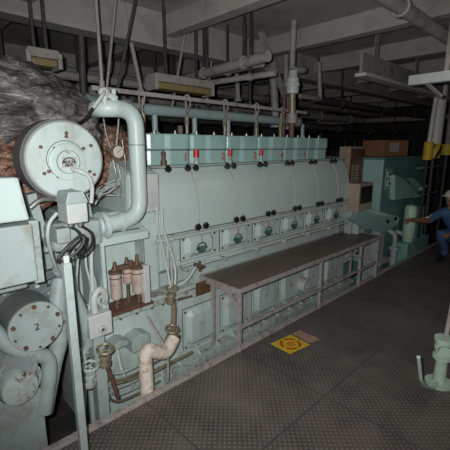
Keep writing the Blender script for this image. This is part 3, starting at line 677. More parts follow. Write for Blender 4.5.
# ================================================================== filter enclosure and three filters
FYB = 2.08
t = thing('filter_enclosure', 'open pale green sheet metal box that shelters the rusty filters', 'enclosure', (1.13, 2.2, .59))
xa, xb = aty(104, 290, FYB).x, aty(152, 290, FYB).x
zt = aty(101, 245, FYB).z; zb = .60
obj('back_panel', M().box(xa, xb-.02, 2.25, 2.26, zb, 1.13), PALE, t)
obj('left_side', M().prism([(FYB, zb), (2.4, zb), (2.4, 1.14), (2.16, 1.13), (FYB, 1.08)], 'yz', xa-.006, xa), PALEG, t)
obj('right_side', M().prism([(FYB+.06, zb), (2.26, zb), (2.26, 1.13), (FYB+.06, 1.10)], 'yz', xb-.02, xb-.014), PALEG, t)
obj('hood', M().prism([(2.06, 1.06), (2.06, 1.105), (2.16, 1.145), (2.40, 1.155), (2.40, 1.14), (2.16, 1.13), (2.075, 1.095), (2.075, 1.06)], 'yz', xa-.012, xb-.02), PALE, t, .002)
obj('hood_slot', M().prism([(2.10, 1.116), (2.10, 1.1225), (2.112, 1.1275), (2.112, 1.12)], 'yz', xa+.03, xb-.06), DARKG, t)
obj('left_upright', M().box(xa-.004, xa+.018, FYB-.012, FYB+.02, zb, 1.06), PALE, t, .003)
obj('right_upright', M().box(xb-.065, xb-.02, FYB-.012, FYB+.03, zb, .87), GREYP, t, .003)
obj('tray', M().box(xa-.01, xb+.0, FYB-.015, 2.26, zb-.012, zb+.004), BROWNP, t, .002)
fx = [(aty(115.5, 280, 2.13).x, 2.13, .0), (aty(127, 270, 2.17).x, 2.17, .055), (aty(137.5, 275, 2.12).x, 2.12, .0)]
labs = ['rusty copper cylindrical fuel filter, leftmost in the enclosure', 'small rusty filter set back between the other two', 'rusty copper cylindrical fuel filter, rightmost with a tall top nut']
for i, (x, y, dz) in enumerate(fx):
    r = (.036, .03, .040)[i]
    z0, z1 = .665+dz*1.3, .848
    t = thing('fuel_filter', labs[i], 'filter', (x, y, zb+.004), 'fuel filters in the enclosure')
    obj('filter_bowl', M().lathe((x, y, z0), (0, 0, 1), [(0, 0), (-.0, r*.6), (.012, r*.95), (.02, r), (z1-z0, r)], 24), COPPER, t)
    obj('filter_head', M().lathe((x, y, z1), (0, 0, 1), [(0, 0), (0, r+.007), (.016, r+.007), (.022, r*.7), (.035, .018), (.055, .012), (.075 if i < 2 else .095, .010), (.075 if i < 2 else .095, 0)], 20), RUST, t)
    obj('drain_cock', M().cyl((x, y, zb+.004), (x, y, z0+.005), .012).cyl((x-.02, y-.01, zb+.04), (x+.02, y-.01, zb+.04), .008), RUST, t)
    obj('filter_band', M().cyl((x, y, z1-.035), (x, y, z1-.028), r+.002, seg=24), RUST, t)
o = obj('filter_bridge', M().bar((fx[0][0], 2.15, .868), (fx[2][0]+.03, 2.15, .868), .05, .03).cyl((fx[1][0], 2.12, .88), (fx[1][0], 2.12, .915), .016).cyl((fx[2][0]+.02, 2.13, .872), (xb-.03, 2.12, .872), .008), RUST, None, .004)
tag(o, 'rusty cast bridge joining the tops of the fuel filters', 'fitting')

# ================================================================== bench
t = thing('workbench', 'long low steel bench with a brown plate top beside the engine', 'bench', (3.2, 2.13, 0))
xA, xB, yF, yB, zT = 1.965, 4.56, 1.887, 2.352, .55
obj('bench_top', M().box(xA, xB, yF+.005, yB, zT-.012, zT), BENCHTOP, t, .002)
m = M().box(xA, xB, yF-.012, yF+.004, zT-.036, zT+.003).box(xA, xB, yB-.02, yB, zT-.05, zT+.006).box(xA-.012, xA+.008, yF, yB, zT-.05, zT+.004).box(xB-.01, xB+.01, yF, yB, zT-.05, zT+.004)
obj('edge_frame', m, FRAMEP, t, .002)
for x, y in ((1.99, yF+.012), (3.19, yF+.012), (4.06, yF+.012), (4.52, yF+.012), (2.01, 2.235), (4.5, 2.235)):
    obj('leg', M().box(x-.014, x+.014, y-.014, y+.014, 0 if y < PE else -.5, zT-.04), FRAMEP, t, .002)
obj('foot_rail', M().bar((1.99, yF+.012, .21), (4.52, yF+.012, .21), .022, .03), FRAMEP, t, .002)
obj('end_rail', M().bar((4.52, yF+.01, .24), (4.5, 2.235, .24), .022, .025), FRAMEP, t, .002)
obj('diagonal_brace', M().bar((1.99, yF+.01, .37), (1.99, yF+.2, .53), .025, .025), FRAMEP, t, .002)

# ================================================================== floor sticker, patch
t = thing('floor_sign', 'yellow square sticker with a red round print on the deck plates', 'sign', (2.385, 1.675, 0))
q = [(2.262, 1.795), (2.256, 1.583), (2.495, 1.549), (2.518, 1.763)]
st = obj('sign_sheet', M().prism(q, 'xy', .0015, .003), YELL, t)
cx, cy = 2.385, 1.672
m = M()
def arcseg(m, r0, r1, a0, a1, z0, z1, n=10):
    p = [(cx+r1*math.cos(a0+(a1-a0)*j/n), cy+r1*math.sin(a0+(a1-a0)*j/n)) for j in range(n+1)] + [(cx+r0*math.cos(a0+(a1-a0)*j/n), cy+r0*math.sin(a0+(a1-a0)*j/n)) for j in range(n, -1, -1)]
    m.prism(p, 'xy', z0, z1)
for j in range(4): arcseg(m, .065, .092, math.radians(90*j+8), math.radians(90*j+82), .003, .0038)
m.prism([(cx-.045, cy-.012), (cx+.045, cy-.012), (cx+.045, cy+.002), (cx-.045, cy+.002)], 'xy', .003, .0038)
m.prism([(cx-.035, cy+.012), (cx+.035, cy+.012), (cx+.035, cy+.026), (cx-.035, cy+.026)], 'xy', .003, .0038)
m.prism([(cx-.028, cy-.038), (cx+.028, cy-.038), (cx+.028, cy-.026), (cx-.028, cy-.026)], 'xy', .003, .0038)
obj('round_print', m, ORNG, st, label='orange red broken ring with bars')
p = [atz(u, v, 0) for u, v in ((292, 334), (300, 330), (306, 334), (314, 336), (320, 340), (310, 343), (300, 338))]
m = M(); m.prism([(a.x, a.y) for a in p], 'xy', .0012, .0022)
tag(obj('worn_sticker', m, PINKS, None), 'torn faded pink sticker remnant beside the yellow floor sign', 'sticker')

# ================================================================== cabinets right of the engine
def boxthing(name, label, cat, x0, x1, y0, y1, z0, z1, m_, bev=.006): return tag(obj(name, M().box(x0, x1, y0, y1, z0, z1), m_, None, bev), label, cat)
# beige terminal strip box (upright) and beige relay box
a, b = aty(350.5, 145, 2.5), aty(361, 193, 2.5)
t = thing('terminal_cabinet', 'upright beige cabinet with a row of terminals at the engine end', 'cabinet', ((a.x+b.x)/2, 2.5, .3))
obj('cabinet_body', M().box(a.x, b.x, 2.5, 2.66, b.z, a.z-.02), BEIGE, t, .008)
obj('terminal_panel', M().box(a.x+.02, b.x-.02, 2.485, 2.5, b.z+.03, a.z-.05), BROWNP, t)
m = M()
for r in range(2):
    for j in range(9): m.box(a.x+.05+.12*r, a.x+.12+.12*r, 2.475, 2.485, b.z+.05+j*.042, b.z+.077+j*.042)
each('terminal', m, BEIGE, t)
obj('cabinet_stand', M().box(a.x+.05, a.x+.2, 2.55, 2.62, -.5, b.z), PALEG, t, .004)
a, b = aty(360, 184, 2.1), aty(371, 209, 2.1)
t = thing('relay_box', 'small beige box with a dark window below the beige cabinet', 'box', ((a.x+b.x)/2, 2.3, .8))
obj('box_body', M().box(a.x, b.x, 2.1, 2.32, b.z+.0, a.z+.0), BEIGE, t, .006)
obj('window', M().box(a.x+.03, b.x-.03, 2.09, 2.1, b.z+.1, a.z-.04), BLACK, t, .003)
obj('box_bracket', M().box(a.x+.05, a.x+.2, 2.2, 2.3, .3, b.z+.02), PALEG, t, .004)

# ================================================================== generator
GY = 2.2
t = thing('generator', 'large teal generator beyond the far end of the bench', 'generator', (6.0, 2.7, -.1))
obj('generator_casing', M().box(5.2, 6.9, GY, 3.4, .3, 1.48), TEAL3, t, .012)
obj('end_panel', M().box(5.17, 5.2, GY-.0, 3.4, .45, 1.475), TEAL, t, .004)  # lighter teal than the casing: brightness of this end is put into the colour
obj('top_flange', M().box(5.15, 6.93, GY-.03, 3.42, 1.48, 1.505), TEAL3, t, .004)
m = M().box(5.28, 5.5, GY-.012, GY, 1.05, 1.35)
pn = obj('switch_panel', m, TEAL2, t, .003)
m = M().box(5.33, 5.45, GY-.02, GY-.012, 1.23, 1.30).box(5.33, 5.45, GY-.02, GY-.012, 1.10, 1.17)
each('panel_label', m, WHITE, pn)
lab = each('panel_label_frame', M().box(5.345, 5.435, GY-.022, GY-.02, 1.245, 1.285).box(5.345, 5.435, GY-.022, GY-.02, 1.115, 1.155), INK, pn)
# hinged terminal hood, sloping outwards
y2 = 2.12
A = [aty(395, 175, y2), aty(403, 178, y2), aty(421, 196, y2), aty(421, 196.5, y2), aty(395, 200, y2)]
obj('terminal_hood', M().prism([(p.x, p.z) for p in A], 'xz', y2, GY), TEAL, t, .004)
A = [aty(410, 178, y2-.02), aty(414, 178, y2-.02), aty(425, 189, y2-.02), aty(421, 192, y2-.02)]
obj('hood_strap', M().prism([(p.x, p.z) for p in A], 'xz', y2-.02, y2+.05), TEAL, t, .004)
obj('hood_handle', M().tube([aty(421, 189, y2-.05), aty(430, 184, y2-.05)], .02, 8), TEAL, t)
# bracket plate with two bolts
t2 = thing('mounting_bracket', 'teal bracket plate with two black bolts between the bench end and the generator', 'bracket', (4.8, 2.13, .4))
A = [aty(350, 219, 2.06), aty(370, 209, 2.06), aty(400, 217, 2.06), aty(398, 224, 2.06), aty(384, 233, 2.06), aty(366, 229, 2.06)]
A = [(p.x, p.z) for p in A]
br = obj('bracket_plate', M().prism(A, 'xz', 2.06, 2.12), TEAL, t2, .006)
each('bracket_bolt', M().hexa(aty(387, 221.5, 2.06), (0, -1, 0), .028, .02).hexa(aty(395, 218.5, 2.06), (0, -1, 0), .028, .02), BLACK, br)
obj('support_leg', M().box(5.05, 5.2, 2.1, 2.4, -.5, .62).box(5.0, 5.35, 2.05, 2.5, .0, .06), PALEG, t, .006)
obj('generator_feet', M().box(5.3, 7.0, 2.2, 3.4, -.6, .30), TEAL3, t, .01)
obj('air_duct', M().cyl(aty(374, 218, 2.3)+V((0, .1, -.2)), aty(374, 218, 2.3)+V((.3, .1, -.5)), .12, .15), TEAL2, t)
# bearing housing with bright drum
cb = aty(411, 225, 2.0)
t = thing('bearing_housing', 'pale green rounded bearing housing catching light right of the generator', 'bearing', (6.0, 2.1, .05))
c0, c1 = aty(411, 206, 1.98), aty(409, 243, 1.98)
xm = (c0.x+c1.x)/2+.14
obj('drum', M().lathe((xm, 2.04, c1.z), (.02, 0, 1), [(0, 0), (0, .07), (.1, .09), (c0.z-c1.z-.08, .09), (c0.z-c1.z-.02, .07), (c0.z-c1.z, 0)], 28), MINT, t)
a, b = aty(416, 208, 2.05), aty(424, 240, 2.05)
obj('housing_block', M().box(a.x, a.x+.42, 2.05, 2.19, b.z+.1, a.z), TEAL, t, .02)
m = M()
for u, v in ((420, 211), (427, 209), (426, 217)): m.hexa(aty(u, v, 2.05), (0, -1, 0), .03, .03)
each('housing_bolt', m, DARKG, t)
obj('housing_base', M().box(xm-.2, xm+.75, 1.96, 2.19, -.6, .2).box(a.x+.0, a.x+.35, 2.02, 2.19, .1, .4), TEAL2, t, .02)
# small green fittings on deck near the bench end
for i, (u, v, lb) in enumerate(((380, 258, 'pale green flanged stub valve beside the last bench leg'), (398, 252, 'low pale green pipe stub between the stub valve and bearing housing'))):
    c = atz(u, v, .0); c.y = PE+.1
    m = M().cyl((c.x, c.y, -.5), (c.x, c.y, .18-.05*i), .05).cyl((c.x, c.y, .18-.05*i), (c.x, c.y, .22-.05*i), .08).tube([(c.x, c.y, .2-.05*i), (c.x, c.y, .4-.12*i), (c.x-.05, c.y+.2, .5-.15*i)], .035, 12, .06)
    tag(obj('pipe_stub', m, PALEG, None), lb, 'valve')
# cardboard box
a, b = aty(365, 140, 2.25), aty(408, 158, 2.25)
t = thing('cardboard_box', 'brown cardboard box with a white label lying on top of the generator', 'box', (5.6, 2.5, 1.505))
mm = M().box(-.5, .5, -.19, .19, 0, .24)
o = bpy.data.objects.new
rot = math.radians(-14); 
def rotbox(m, ox, oy, oz, r):
    for v in m.bm.verts:
        x, y, z = v.co; x *= .62; v.co = V((ox+x*math.cos(r)-y*math.sin(r), oy+x*math.sin(r)+y*math.cos(r), oz+z))
    return m
obj('carton', rotbox(mm, 6.02, 2.55, 1.507, rot), CARD, t, .008)
each('carton_flap', rotbox(M().box(-.5, .5, -.195, -.02, .24, .246).box(-.5, .5, .0, .195, .24, .244), 6.02, 2.55, 1.507, rot), CARD, t)
obj('paper_label', rotbox(M().box(-.24, .12, -.193, -.191, .07, .21), 6.02, 2.55, 1.507, rot), PLATE, t, label='white paper label')

# ================================================================== right foreground valve stand
t = thing('valve_stand', 'mint green valve pedestal rising from the floor at lower right', 'valve', (2.62, .6, 0))
c = aty(437, 385, .62)
bx, by = c.x, .62
obj('pedestal', M().lathe((bx+.04, by, 0), (0, 0, 1), [(0, 0), (0, .09), (.015, .09), (.015, .042), (.2, .038)], 24), MINT, t)
obj('valve_head', M().sph((bx+.045, by, .28), .06, (1, 1, 1.1)).lathe((bx+.04, by, .2), (0, 0, 1), [(0, .035), (0, .062), (.025, .062), (.03, .05), (.13, .05), (.13, .064), (.155, .064), (.155, 0)], 20).cyl((bx-.03, by-.03, .28), (bx+.1, by+.03, .28), .04), MINT, t)
obj('stem', M().tube([(bx+.06, by, .33), (bx+.075, by-.01, .6), (bx+.14, by-.03, 1.1)], .016, 10, .1), FRAMEP, t)
obj('crank_handle', M().tube([aty(418.5, 357, .62), aty(421, 380, .62), aty(425, 386, .62), aty(432, 389, .62), V((bx+.04, by, aty(432, 389, .62).z))], .011, 10, .03), MINT, t)

# ================================================================== poles at right
y = 2.02
POSTW = mat('pale_post_paint', (.80, .77, .72), .45, dirt=(.3, .25, .2), dirt_amt=.4)
B0, B1 = aty(433, 158, y), aty(434, 144, y)
x = B0.x; zb_, zt_ = B0.z, B1.z
tp = aty(446, 60, y)
t = thing('pipe_post', 'broad pale steel post with yellow and black hazard bands, right side', 'post', (x, y, 0))
obj('upper_shaft', M().cyl((x, y, zt_), (tp.x-.04, y, 2.9), .095, seg=24), POSTW, t)
obj('lower_shaft', M().cyl((x, y, 0), (x, y, zb_), .035, seg=16), POSTB, t, label='black painted lower part')
obj('hazard_band', M().cyl((x, y, zb_), (x, y, zt_), .104, seg=24), YELL, t, label='yellow band with black slanted stripes')
for j in range(5):
    m = M(); rings = []; a1 = 2*math.pi*j/5; R = .1045
    for s_ in range(9):
        an = a1+s_*.13; z = zb_+.004+(zt_-zb_-.008)*s_/8
        rings.append([V((x+rr*math.cos(an+da), y+rr*math.sin(an+da), z)) for rr, da in ((R, -.24), (R+.002, -.24), (R+.002, 0), (R+.002, .24), (R, .24), (R, 0))])
    obj('hazard_stripe', m.ring(rings, True, False), INKK, t)
q0, q1 = aty(430, 142, 2.0), aty(438, 85, 2.0)
t = thing('thin_pole', 'thin pale pole just left of the broad steel post', 'pole', (q0.x, 2.0, 0))
obj('pole_shaft', M().cyl((q0.x-.04, 2.0, q0.z), (q1.x, 2.0, q1.z), .032), POSTW, t)
obj('pole_lower', M().cyl((q0.x-.04, 2.0, 0), (q0.x-.04, 2.0, zb_), .02), POSTB, t)
obj('hazard_band', M().cyl((q0.x-.04, 2.0, zb_-.02), (q0.x-.04, 2.0, q0.z), .07), YELL, t)
obj('pole_bracket', M().bar((q1.x-.05, 2.0, q1.z), (q1.x+.1, 2.02, q1.z), .05, .05), POSTW, t)
x2 = aty(447, 150, 2.02).x
t = thing('hazard_post', 'black post with a yellow band at the right edge of the photo', 'post', (x2, y, 0))
obj('post_shaft', M().cyl((x2, y, 0), (x2, y, zb_+.04), .04), POSTB, t)
obj('hazard_band', M().cyl((x2, y, zb_+.04), (x2, y, zt_), .11), YELL, t)
obj('upper_shaft', M().cyl((x2, y, zt_), (x2, y, 2.9), .045), OHP, t)
for v_, lb in ((166, 'upper thin guard rail between the posts at right'), (191, 'lower thin guard rail between the posts at right')):
    z_ = aty(440, v_, 2.1).z
    tag(obj('guard_rail', M().tube([(q0.x-.05, 2.12, z_), (x2+1.2, 2.12, z_)], .009, 8), OHP, None), lb, 'rail')
# channel overhead on the right
a, b = atz(410, 81, 2.25), atz(450, 76, 2.25)
d = (b-a).normalized()
t = thing('overhead_channel', 'pale square tube jutting in overhead from the right edge', 'tube', a)
obj('channel_tube', M().bar(a, a+d*1.6, .08, .085), GREYP, t, .006)
obj('channel_end', M().bar(a-d*.006, a, .06, .065), DARKG, t)
obj('channel_bracket', M().bar(a+d*.15+V((0, 0, -.04)), a+d*.22+V((.2, 0, -.14)), .03, .02), OHP, t)
each('hanger', M().bar(a+d*.3, a+d*.3+V((0, 0, .65)), .03, .03).bar(a+d*1.4, a+d*1.4+V((0, 0, .65)), .03, .03), OHP, t)

# ================================================================== overhead: girder, pipes, lamps, hoist
t = thing('overhead_girder', 'pale steel girder running lengthwise overhead at upper right', 'girder', (5.2, 2.0, 2.4))
obj('web', M().box(3.9, 8.5, 1.97, 2.0, 2.42, 2.62), OHP, t)
obj('lower_flange', M().box(3.9, 8.5, 1.92, 2.05, 2.385, 2.42), OHPL, t, .002)
for x in (4.2, 5.4, 6.7, 8.2): obj('hanger_plate', M().box(x-.05, x+.05, 1.965, 1.972, 2.6, 2.9), OHP, t)
def ohpipe(p, q, r, material, label, flange=True):
    """overhead pipe along a straight run with flanges, hung from the deckhead"""
    p, q = V(p), V(q); m = M().cyl(p, q, r, seg=14)
    d = (q-p); n = max(2, int(d.length/1.2)); hs = []
    for j in range(n):
        c = p+d*((j+.5)/n); u = d.normalized()
        m.cyl(c-u*.012, c+u*.012, r*1.3, seg=14); hs.append(c)
    o = tag(obj('overhead_pipe', m, material, None), label, 'pipe')
    for c in (hs[0], hs[-1]): obj('pipe_hanger', M().bar(c+V((0, 0, r*.8)), (c.x, c.y, 2.9), .02, .02), OHD, o)
    return o
def hang(o, pts):
    for p in pts: obj('pipe_hanger', M().bar(p, (p[0], p[1], 2.9), .02, .02), OHD, o)
zz = 2.45
specs = [((209, 72), (268, 56), 2.40, .045, 'upper pale overhead pipe crossing towards the camera, topmost of the pair'),
         ((216, 82), (275, 73), 2.30, .028, 'thin pale overhead pipe crossing just below the thicker pair'),
         ((170, 82), (262, 62), 2.46, .05, 'thick grey overhead pipe passing left of the vertical hoist')]
for (a, b, z, r, lb) in specs:
    p, q = atz(*a, z), atz(*b, z)
    d = (q-p); d.z = 0
    if d.length > 3: d = d.normalized()*3
    o = ohpipe(p-d.normalized()*.4, p+d*1.0, r, OHP, lb)
ohpipe((1.2, 4.2, 2.25), (8.5, 4.2, 2.25), .07, OHP, 'thick horizontal pipe far behind the hook rail, lower of the long runs')
ohpipe((.2, 4.6, 2.52), (9.0, 4.6, 2.52), .05, OHP, 'long horizontal pipe near the deckhead far behind the engine')
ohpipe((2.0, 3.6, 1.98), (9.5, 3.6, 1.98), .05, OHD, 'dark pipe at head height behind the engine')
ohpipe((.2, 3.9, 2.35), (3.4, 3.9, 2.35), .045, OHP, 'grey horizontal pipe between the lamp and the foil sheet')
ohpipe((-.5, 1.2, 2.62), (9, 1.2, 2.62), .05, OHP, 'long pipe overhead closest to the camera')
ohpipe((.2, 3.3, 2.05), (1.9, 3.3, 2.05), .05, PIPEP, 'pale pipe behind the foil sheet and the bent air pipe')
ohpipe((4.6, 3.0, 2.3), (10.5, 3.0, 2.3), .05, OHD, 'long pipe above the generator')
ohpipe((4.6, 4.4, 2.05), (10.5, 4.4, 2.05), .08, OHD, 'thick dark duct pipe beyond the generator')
ohpipe((9.3, -1, 2.3), (9.3, 6.5, 2.3), .06, OHP, 'pipe crossing the far end of the room')
# cable tray bundles hanging vertically
rs = random.Random(3)
vert = [(110, 56, 106, 95, 3.0, .012), (134, 56, 146, 112, 3.2, .02), (82, 60, 84, 112, 3.3, .03), (181, 56, 172, 108, 3.1, .012), (206, 56, 208, 104, 3.3, .022), (212, 56, 207, 100, 3.25, .012),
        (100, 56, 102, 84, 2.6, .012), (124, 56, 116, 96, 2.7, .01), (237, 75, 238, 100, 3.4, .03), (250, 78, 250, 104, 3.4, .022), (272, 56, 276, 126, 3.1, .05), (286, 56, 286, 128, 3.0, .035), (318, 56, 322, 100, 3.0, .02)]
vert.sort()
for i, (u0, v0, u1, v1, y, r) in enumerate(vert):
    a, b = aty(u0, v0, y), aty(u1, v1, y)
    a = a + (a-b).normalized()*((2.9-a.z)/max(.3, (a-b).normalized().z)) if a.z < 2.9 else a
    m = M().cyl(a, b, r, seg=10).cyl(b-V((0, 0, .02)), b+V((0, 0, .02)), r*1.6, seg=10)
    tag(obj('hanging_conduit', m, OHP if i % 3 else OHD, None), 'upright conduit dropping from the deckhead behind the engine, %s from the left' % ORD[i], 'conduit', 'upright conduits dropping from the deckhead')
# diagonal struts
a, b = aty(270, 56, 2.9), aty(291, 112, 2.9)
a = a+(a-b)*((2.9-a.z)/(a.z-b.z))
tag(obj('diagonal_strut', M().bar(a, b, .06, .04), OHP, None), 'diagonal pale strut left of the vertical hoist', 'strut')
a, b = aty(314, 100, 2.8), aty(301, 98, 2.8)
tag(obj('strut_frame', M().tube([aty(319, 62, 2.8), aty(320, 99, 2.8), aty(300, 96, 2.8)], .03, 10, .02), OHP, None), 'angled pale bracket pipe right of the vertical hoist', 'bracket')
# hoist / vertical exhaust fitting
h = V((3.33, 2.42, 1.755))
t = thing('chain_hoist', 'vertical pale cylinder fitting with a rusty lower tube above the heads', 'hoist', h)
X = 3.345; Y = 2.45
obj('upper_tube', M().cyl((X-.02, Y, 2.44), (X-.02, Y, 2.9), .03), OHP, t)
obj('cylinder_barrel', M().lathe((X, Y, 2.20), (0, 0, 1), [(0, .03), (0, .06), (.02, .066), (.07, .066), (.075, .075), (.1, .075), (.105, .066), (.15, .066), (.17, .05), (.23, .045), (.23, 0)], 20), GREYP, t)
obj('lower_tube', M().cyl((X+.01, Y, 1.92), (X, Y, 2.2), .038), BRASS, t)
obj('lower_collar', M().cyl((X+.01, Y, 1.90), (X+.01, Y, 2.0), .055), OHP, t)
obj('tail_rod', M().cyl((X+.01, Y, 1.755), (X+.01, Y, 1.9), .03).cyl((X-.16, Y-.02, 1.752), (X-.16, Y-.02, 2.25), .014), RUST, t)
obj('side_arm', M().tube([(X, Y, 2.44), (X+.2, Y, 2.46), (X+.35, Y+.1, 2.5)], .035, 12, .1), OHP, t)
# lamps
def lamp(u0, v0, u1, v1, y, h, lab):
    """hangs from the deckhead; near end and far end of its lower edge given"""
    p, q = aty(u0, v0, y), aty(u1, v1, y); z = (p.z+q.z)/2
    t = thing('ceiling_lamp', lab, 'lamp', ((p.x+q.x)/2, y, z))
    obj('lamp_housing', M().prism([(y-.09, z+h*.45), (y+.09, z+h*.45), (y+.07, z+h), (y-.07, z+h)], 'yz', p.x, q.x), OHP, t, .006)
    obj('diffuser', M().box(p.x+.02, q.x-.02, y-.075, y+.075, z, z+h*.45), TRAY, t, .015)
    for x in (p.x+.15, q.x-.15): obj('hanger', M().bar((x, y, z+h*.9), (x, y, 2.9), .02, .02), OHD, t)
    for x in (p.x, q.x): obj('end_cap', M().box(x-.015, x+.015, y-.085, y+.085, z-.01, z+h*.8), OHP, t, .005)
lamp(152, 90, 208, 95, 2.9, .13, 'unlit ceiling lamp with a yellowed diffuser above the cylinder heads')
lamp(26, 66, 57, 69, 3.0, .12, 'unlit ceiling lamp with a yellowed diffuser above the foil sheet')
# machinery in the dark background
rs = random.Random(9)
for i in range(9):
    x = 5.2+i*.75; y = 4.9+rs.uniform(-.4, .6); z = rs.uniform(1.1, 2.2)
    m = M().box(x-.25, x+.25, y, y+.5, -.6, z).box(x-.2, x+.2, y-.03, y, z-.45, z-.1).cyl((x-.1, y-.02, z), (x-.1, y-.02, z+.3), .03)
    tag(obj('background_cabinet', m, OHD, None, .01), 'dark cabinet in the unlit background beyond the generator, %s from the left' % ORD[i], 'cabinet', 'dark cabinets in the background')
for i in range(8):
    x = 1.2+i*.55; y = 3.9+rs.uniform(-.2, .4)
    m = M().cyl((x, y, -.6), (x, y, 1.8+rs.uniform(-.1, .6)), .035+.02*(i % 3), seg=12).cyl((x, y, 1.62), (x, y, 1.66), .09, seg=12)
    tag(obj('riser_pipe', m, OHP if i % 2 else OHD, None), 'upright riser pipe in the dark behind the cylinder heads, %s from the left' % ORD[i], 'pipe', 'riser pipes behind the cylinder heads')

# ================================================================== person at the right edge
def skin_body(name, verts, edges, radii, root, parent, material, sub=2):
    me = bpy.data.meshes.new(name); off = wpos(parent) if parent else V((0, 0, 0))
    me.from_pydata([V(v)-off for v in verts], edges, []); me.materials.append(material)
    o = bpy.data.objects.new(name, me); COL.objects.link(o)
    if parent: o.parent = parent
    s = o.modifiers.new('skin', 'SKIN'); me.skin_vertices.new() if not me.skin_vertices else None
    for i, r in enumerate(radii): me.skin_vertices[0].data[i].radius = (r, r) if not isinstance(r, tuple) else r
    me.skin_vertices[0].data[root].use_root = True
    ss = o.modifiers.new('sub', 'SUBSURF'); ss.levels = ss.render_levels = sub
    dg = bpy.context.evaluated_depsgraph_get(); bpy.context.view_layer.update()
    me2 = bpy.data.meshes.new_from_object(o.evaluated_get(bpy.context.evaluated_depsgraph_get()))
    o.modifiers.clear(); o.data = me2
    for p in me2.polygons: p.use_smooth = True
    return o
PX, PY = 6.12, 1.36
t = thing('person', 'crouching person in blue work clothes and white hard hat reaching an arm to the machinery', 'person', (PX, PY, 0))
# squatting low, leaning forward and facing -X/+Y (towards the bearing housing)
P = dict(pel=(PX+.10, PY, .34), wa=(PX+.02, PY+.02, .48), ch=(PX-.14, PY+.06, .66), ne=(PX-.25, PY+.09, .80), hd=(PX-.29, PY+.1, .89))
verts = [P['pel'], P['wa'], P['ch'], P['ne'],
         (PX-.04, PY-.12, .73), (PX-.20, PY-.18, .52), (PX-.42, PY-.06, .50), (PX-.48, PY-.02, .50),
         (PX-.21, PY+.24, .73), (PX-.42, PY+.34, .62), (PX-.66, PY+.43, .64), (PX-.73, PY+.45, .65),
         (PX+.08, PY-.12, .32), (PX-.32, PY-.20, .46), (PX-.08, PY-.18, .12), (PX-.12, PY-.18, .06), (PX-.28, PY-.20, .04),
         (PX+.08, PY+.12, .32), (PX-.30, PY+.20, .44), (PX-.04, PY+.18, .12), (PX-.08, PY+.18, .06), (PX-.24, PY+.20, .04)]
E_ = [(0, 1), (1, 2), (2, 3), (2, 4), (4, 5), (5, 6), (6, 7), (2, 8), (8, 9), (9, 10), (10, 11), (0, 12), (12, 13), (13, 14), (14, 15), (15, 16), (0, 17), (17, 18), (18, 19), (19, 20), (20, 21)]
rad = [.15, .13, .155, .06, .075, .05, .036, .026, .075, .05, .036, .026, .10, .075, .05, .045, .035, .10, .075, .05, .045, .035]
body = skin_body('body', verts, E_, rad, 0, t, BLUE)
hc = V(P['hd'])+V((-.02, 0, .05))
m = M().sph(hc, .1, (.95, .78, 1.15), 20).sph(hc+V((-.1, .01, -.01)), .016, (1.2, .8, 1.3), 8).sph(hc+V((0, .08, 0)), .022, (.7, .4, 1.2), 8).sph(hc+V((0, -.08, 0)), .022, (.7, .4, 1.2), 8).cyl(hc+V((.02, 0, -.14)), hc+V((0, 0, -.03)), .05)
obj('head', m, SKIN, t)
m = M().sph(hc+V((-.086, .03, .01)), .011).sph(hc+V((-.086, -.025, .01)), .011)
each('eye', m, WHITE, t)
obj('mouth', M().bar(hc+V((-.088, -.02, -.055)), hc+V((-.088, .025, -.055)), .01, .008), REDP, t)
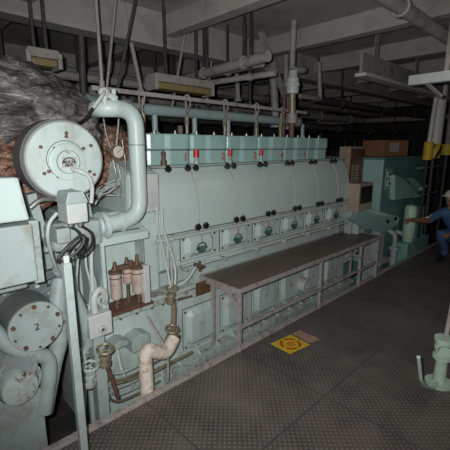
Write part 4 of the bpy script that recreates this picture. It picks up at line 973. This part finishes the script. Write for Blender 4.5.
# white cap / helmet
m = M().lathe(hc+V((.01, 0, .035)), (.0, 0, 1), [(0, .112), (.03, .108), (.07, .085), (.095, .045), (.1, 0)], 24)
m.lathe(hc+V((-.02, 0, .035)), (.05, 0, 1), [(0, .10), (0, .135), (.008, .13)], 24)
obj('helmet', m, WHITE, t, label='white hard hat')
def hand(w, d, side, parent):
    w = V(w); d = V(d).normalized(); s = d.cross(V((0, 0, 1))).normalized()*side
    vs = [w, w+d*.05, w+d*.09]; es = [(0, 1), (1, 2)]; rr = [.024, (.034), (.03)]
    o = skin_body('hand', vs, es, rr, 0, parent, SKIN, 1)
    for j, L in enumerate((.06, .075, .08, .07)):
        b = w+d*.085+s*(j-1.5)*.019
        fv = [b, b+d*L*.45+V((0, 0, -.008)), b+d*L*.8+V((0, 0, -.03)), b+d*L*.85+V((0, 0, -.055))]
        skin_body('finger', fv, [(0, 1), (1, 2), (2, 3)], [.0095, .009, .008, .007], 0, parent, SKIN, 1)
    b = w+d*.03+s*.03
    skin_body('thumb', [b, b+d*.03+s*.025, b+d*.06+s*.03+V((0, 0, -.015))], [(0, 1), (1, 2)], [.012, .011, .009], 0, parent, SKIN, 1)
hand(verts[11], V(verts[11])-V(verts[9]), 1, t)
hand(verts[7], V(verts[7])-V(verts[5]), -1, t)
# bare forearms
each('forearm', M().cyl(verts[9], verts[11], .05, .034, 14).cyl(V(verts[5])*.5+V(verts[6])*.5, verts[7], .045, .032, 14), SKIN, t)
m = M()
for yy in (-.19, .19):
    m.sph((PX-.20, PY+yy, .045), .06, (1.9, .8, .75), 14)
each('shoe', m, BLACK, t)

# ================================================================== LIGHT
w = bpy.data.worlds.new('world'); SC.world = w; w.use_nodes = True
w.node_tree.nodes['Background'].inputs[0].default_value = (.5, .55, .6, 1); w.node_tree.nodes['Background'].inputs[1].default_value = .012
def light(name, typ, loc, energy, col=(1, 1, 1), size=.1, rot=None, **kw):
    l = bpy.data.lights.new(name, typ); l.energy = energy; l.color = col
    if typ == 'AREA': l.size = size
    else: l.shadow_soft_size = size
    for k_, v_ in kw.items(): setattr(l, k_, v_)
    o = bpy.data.objects.new(name, l); COL.objects.link(o); o.location = loc
    if rot is not None: o.rotation_mode = 'QUATERNION'; o.rotation_quaternion = rot
    return o
# the photographer's flash, just left of and above the lens, aimed a little to the left
aim = (V((2.5, 2.5, 1.2))-V((-.05, .05, 1.74))).normalized()
light('flash', 'SPOT', V((0, 0, H))-RT*.07+UP*.05, 205, (1.0, .985, .96), .02, aim.to_track_quat('-Z', 'Y'), spot_size=math.radians(105), spot_blend=.8)
# weak warm area lights added overhead as ambient fill, no fixtures behind them
light('ambient_fill', 'AREA', (1.5, -.8, 2.6), 8, (1, .93, .85), .5, None)
light('ambient_fill', 'AREA', (3.6, .6, 2.55), 3.5, (1, .93, .85), .5, None)
light('machinery_lamp', 'POINT', (5.72, 1.72, .66), .5, (.75, 1, .7), .05, None)
SC.view_settings.view_transform = 'Standard'; SC.view_settings.look = 'None'
SC.view_settings.exposure = 0; SC.view_settings.gamma = 1; SC.view_settings.use_curve_mapping = False
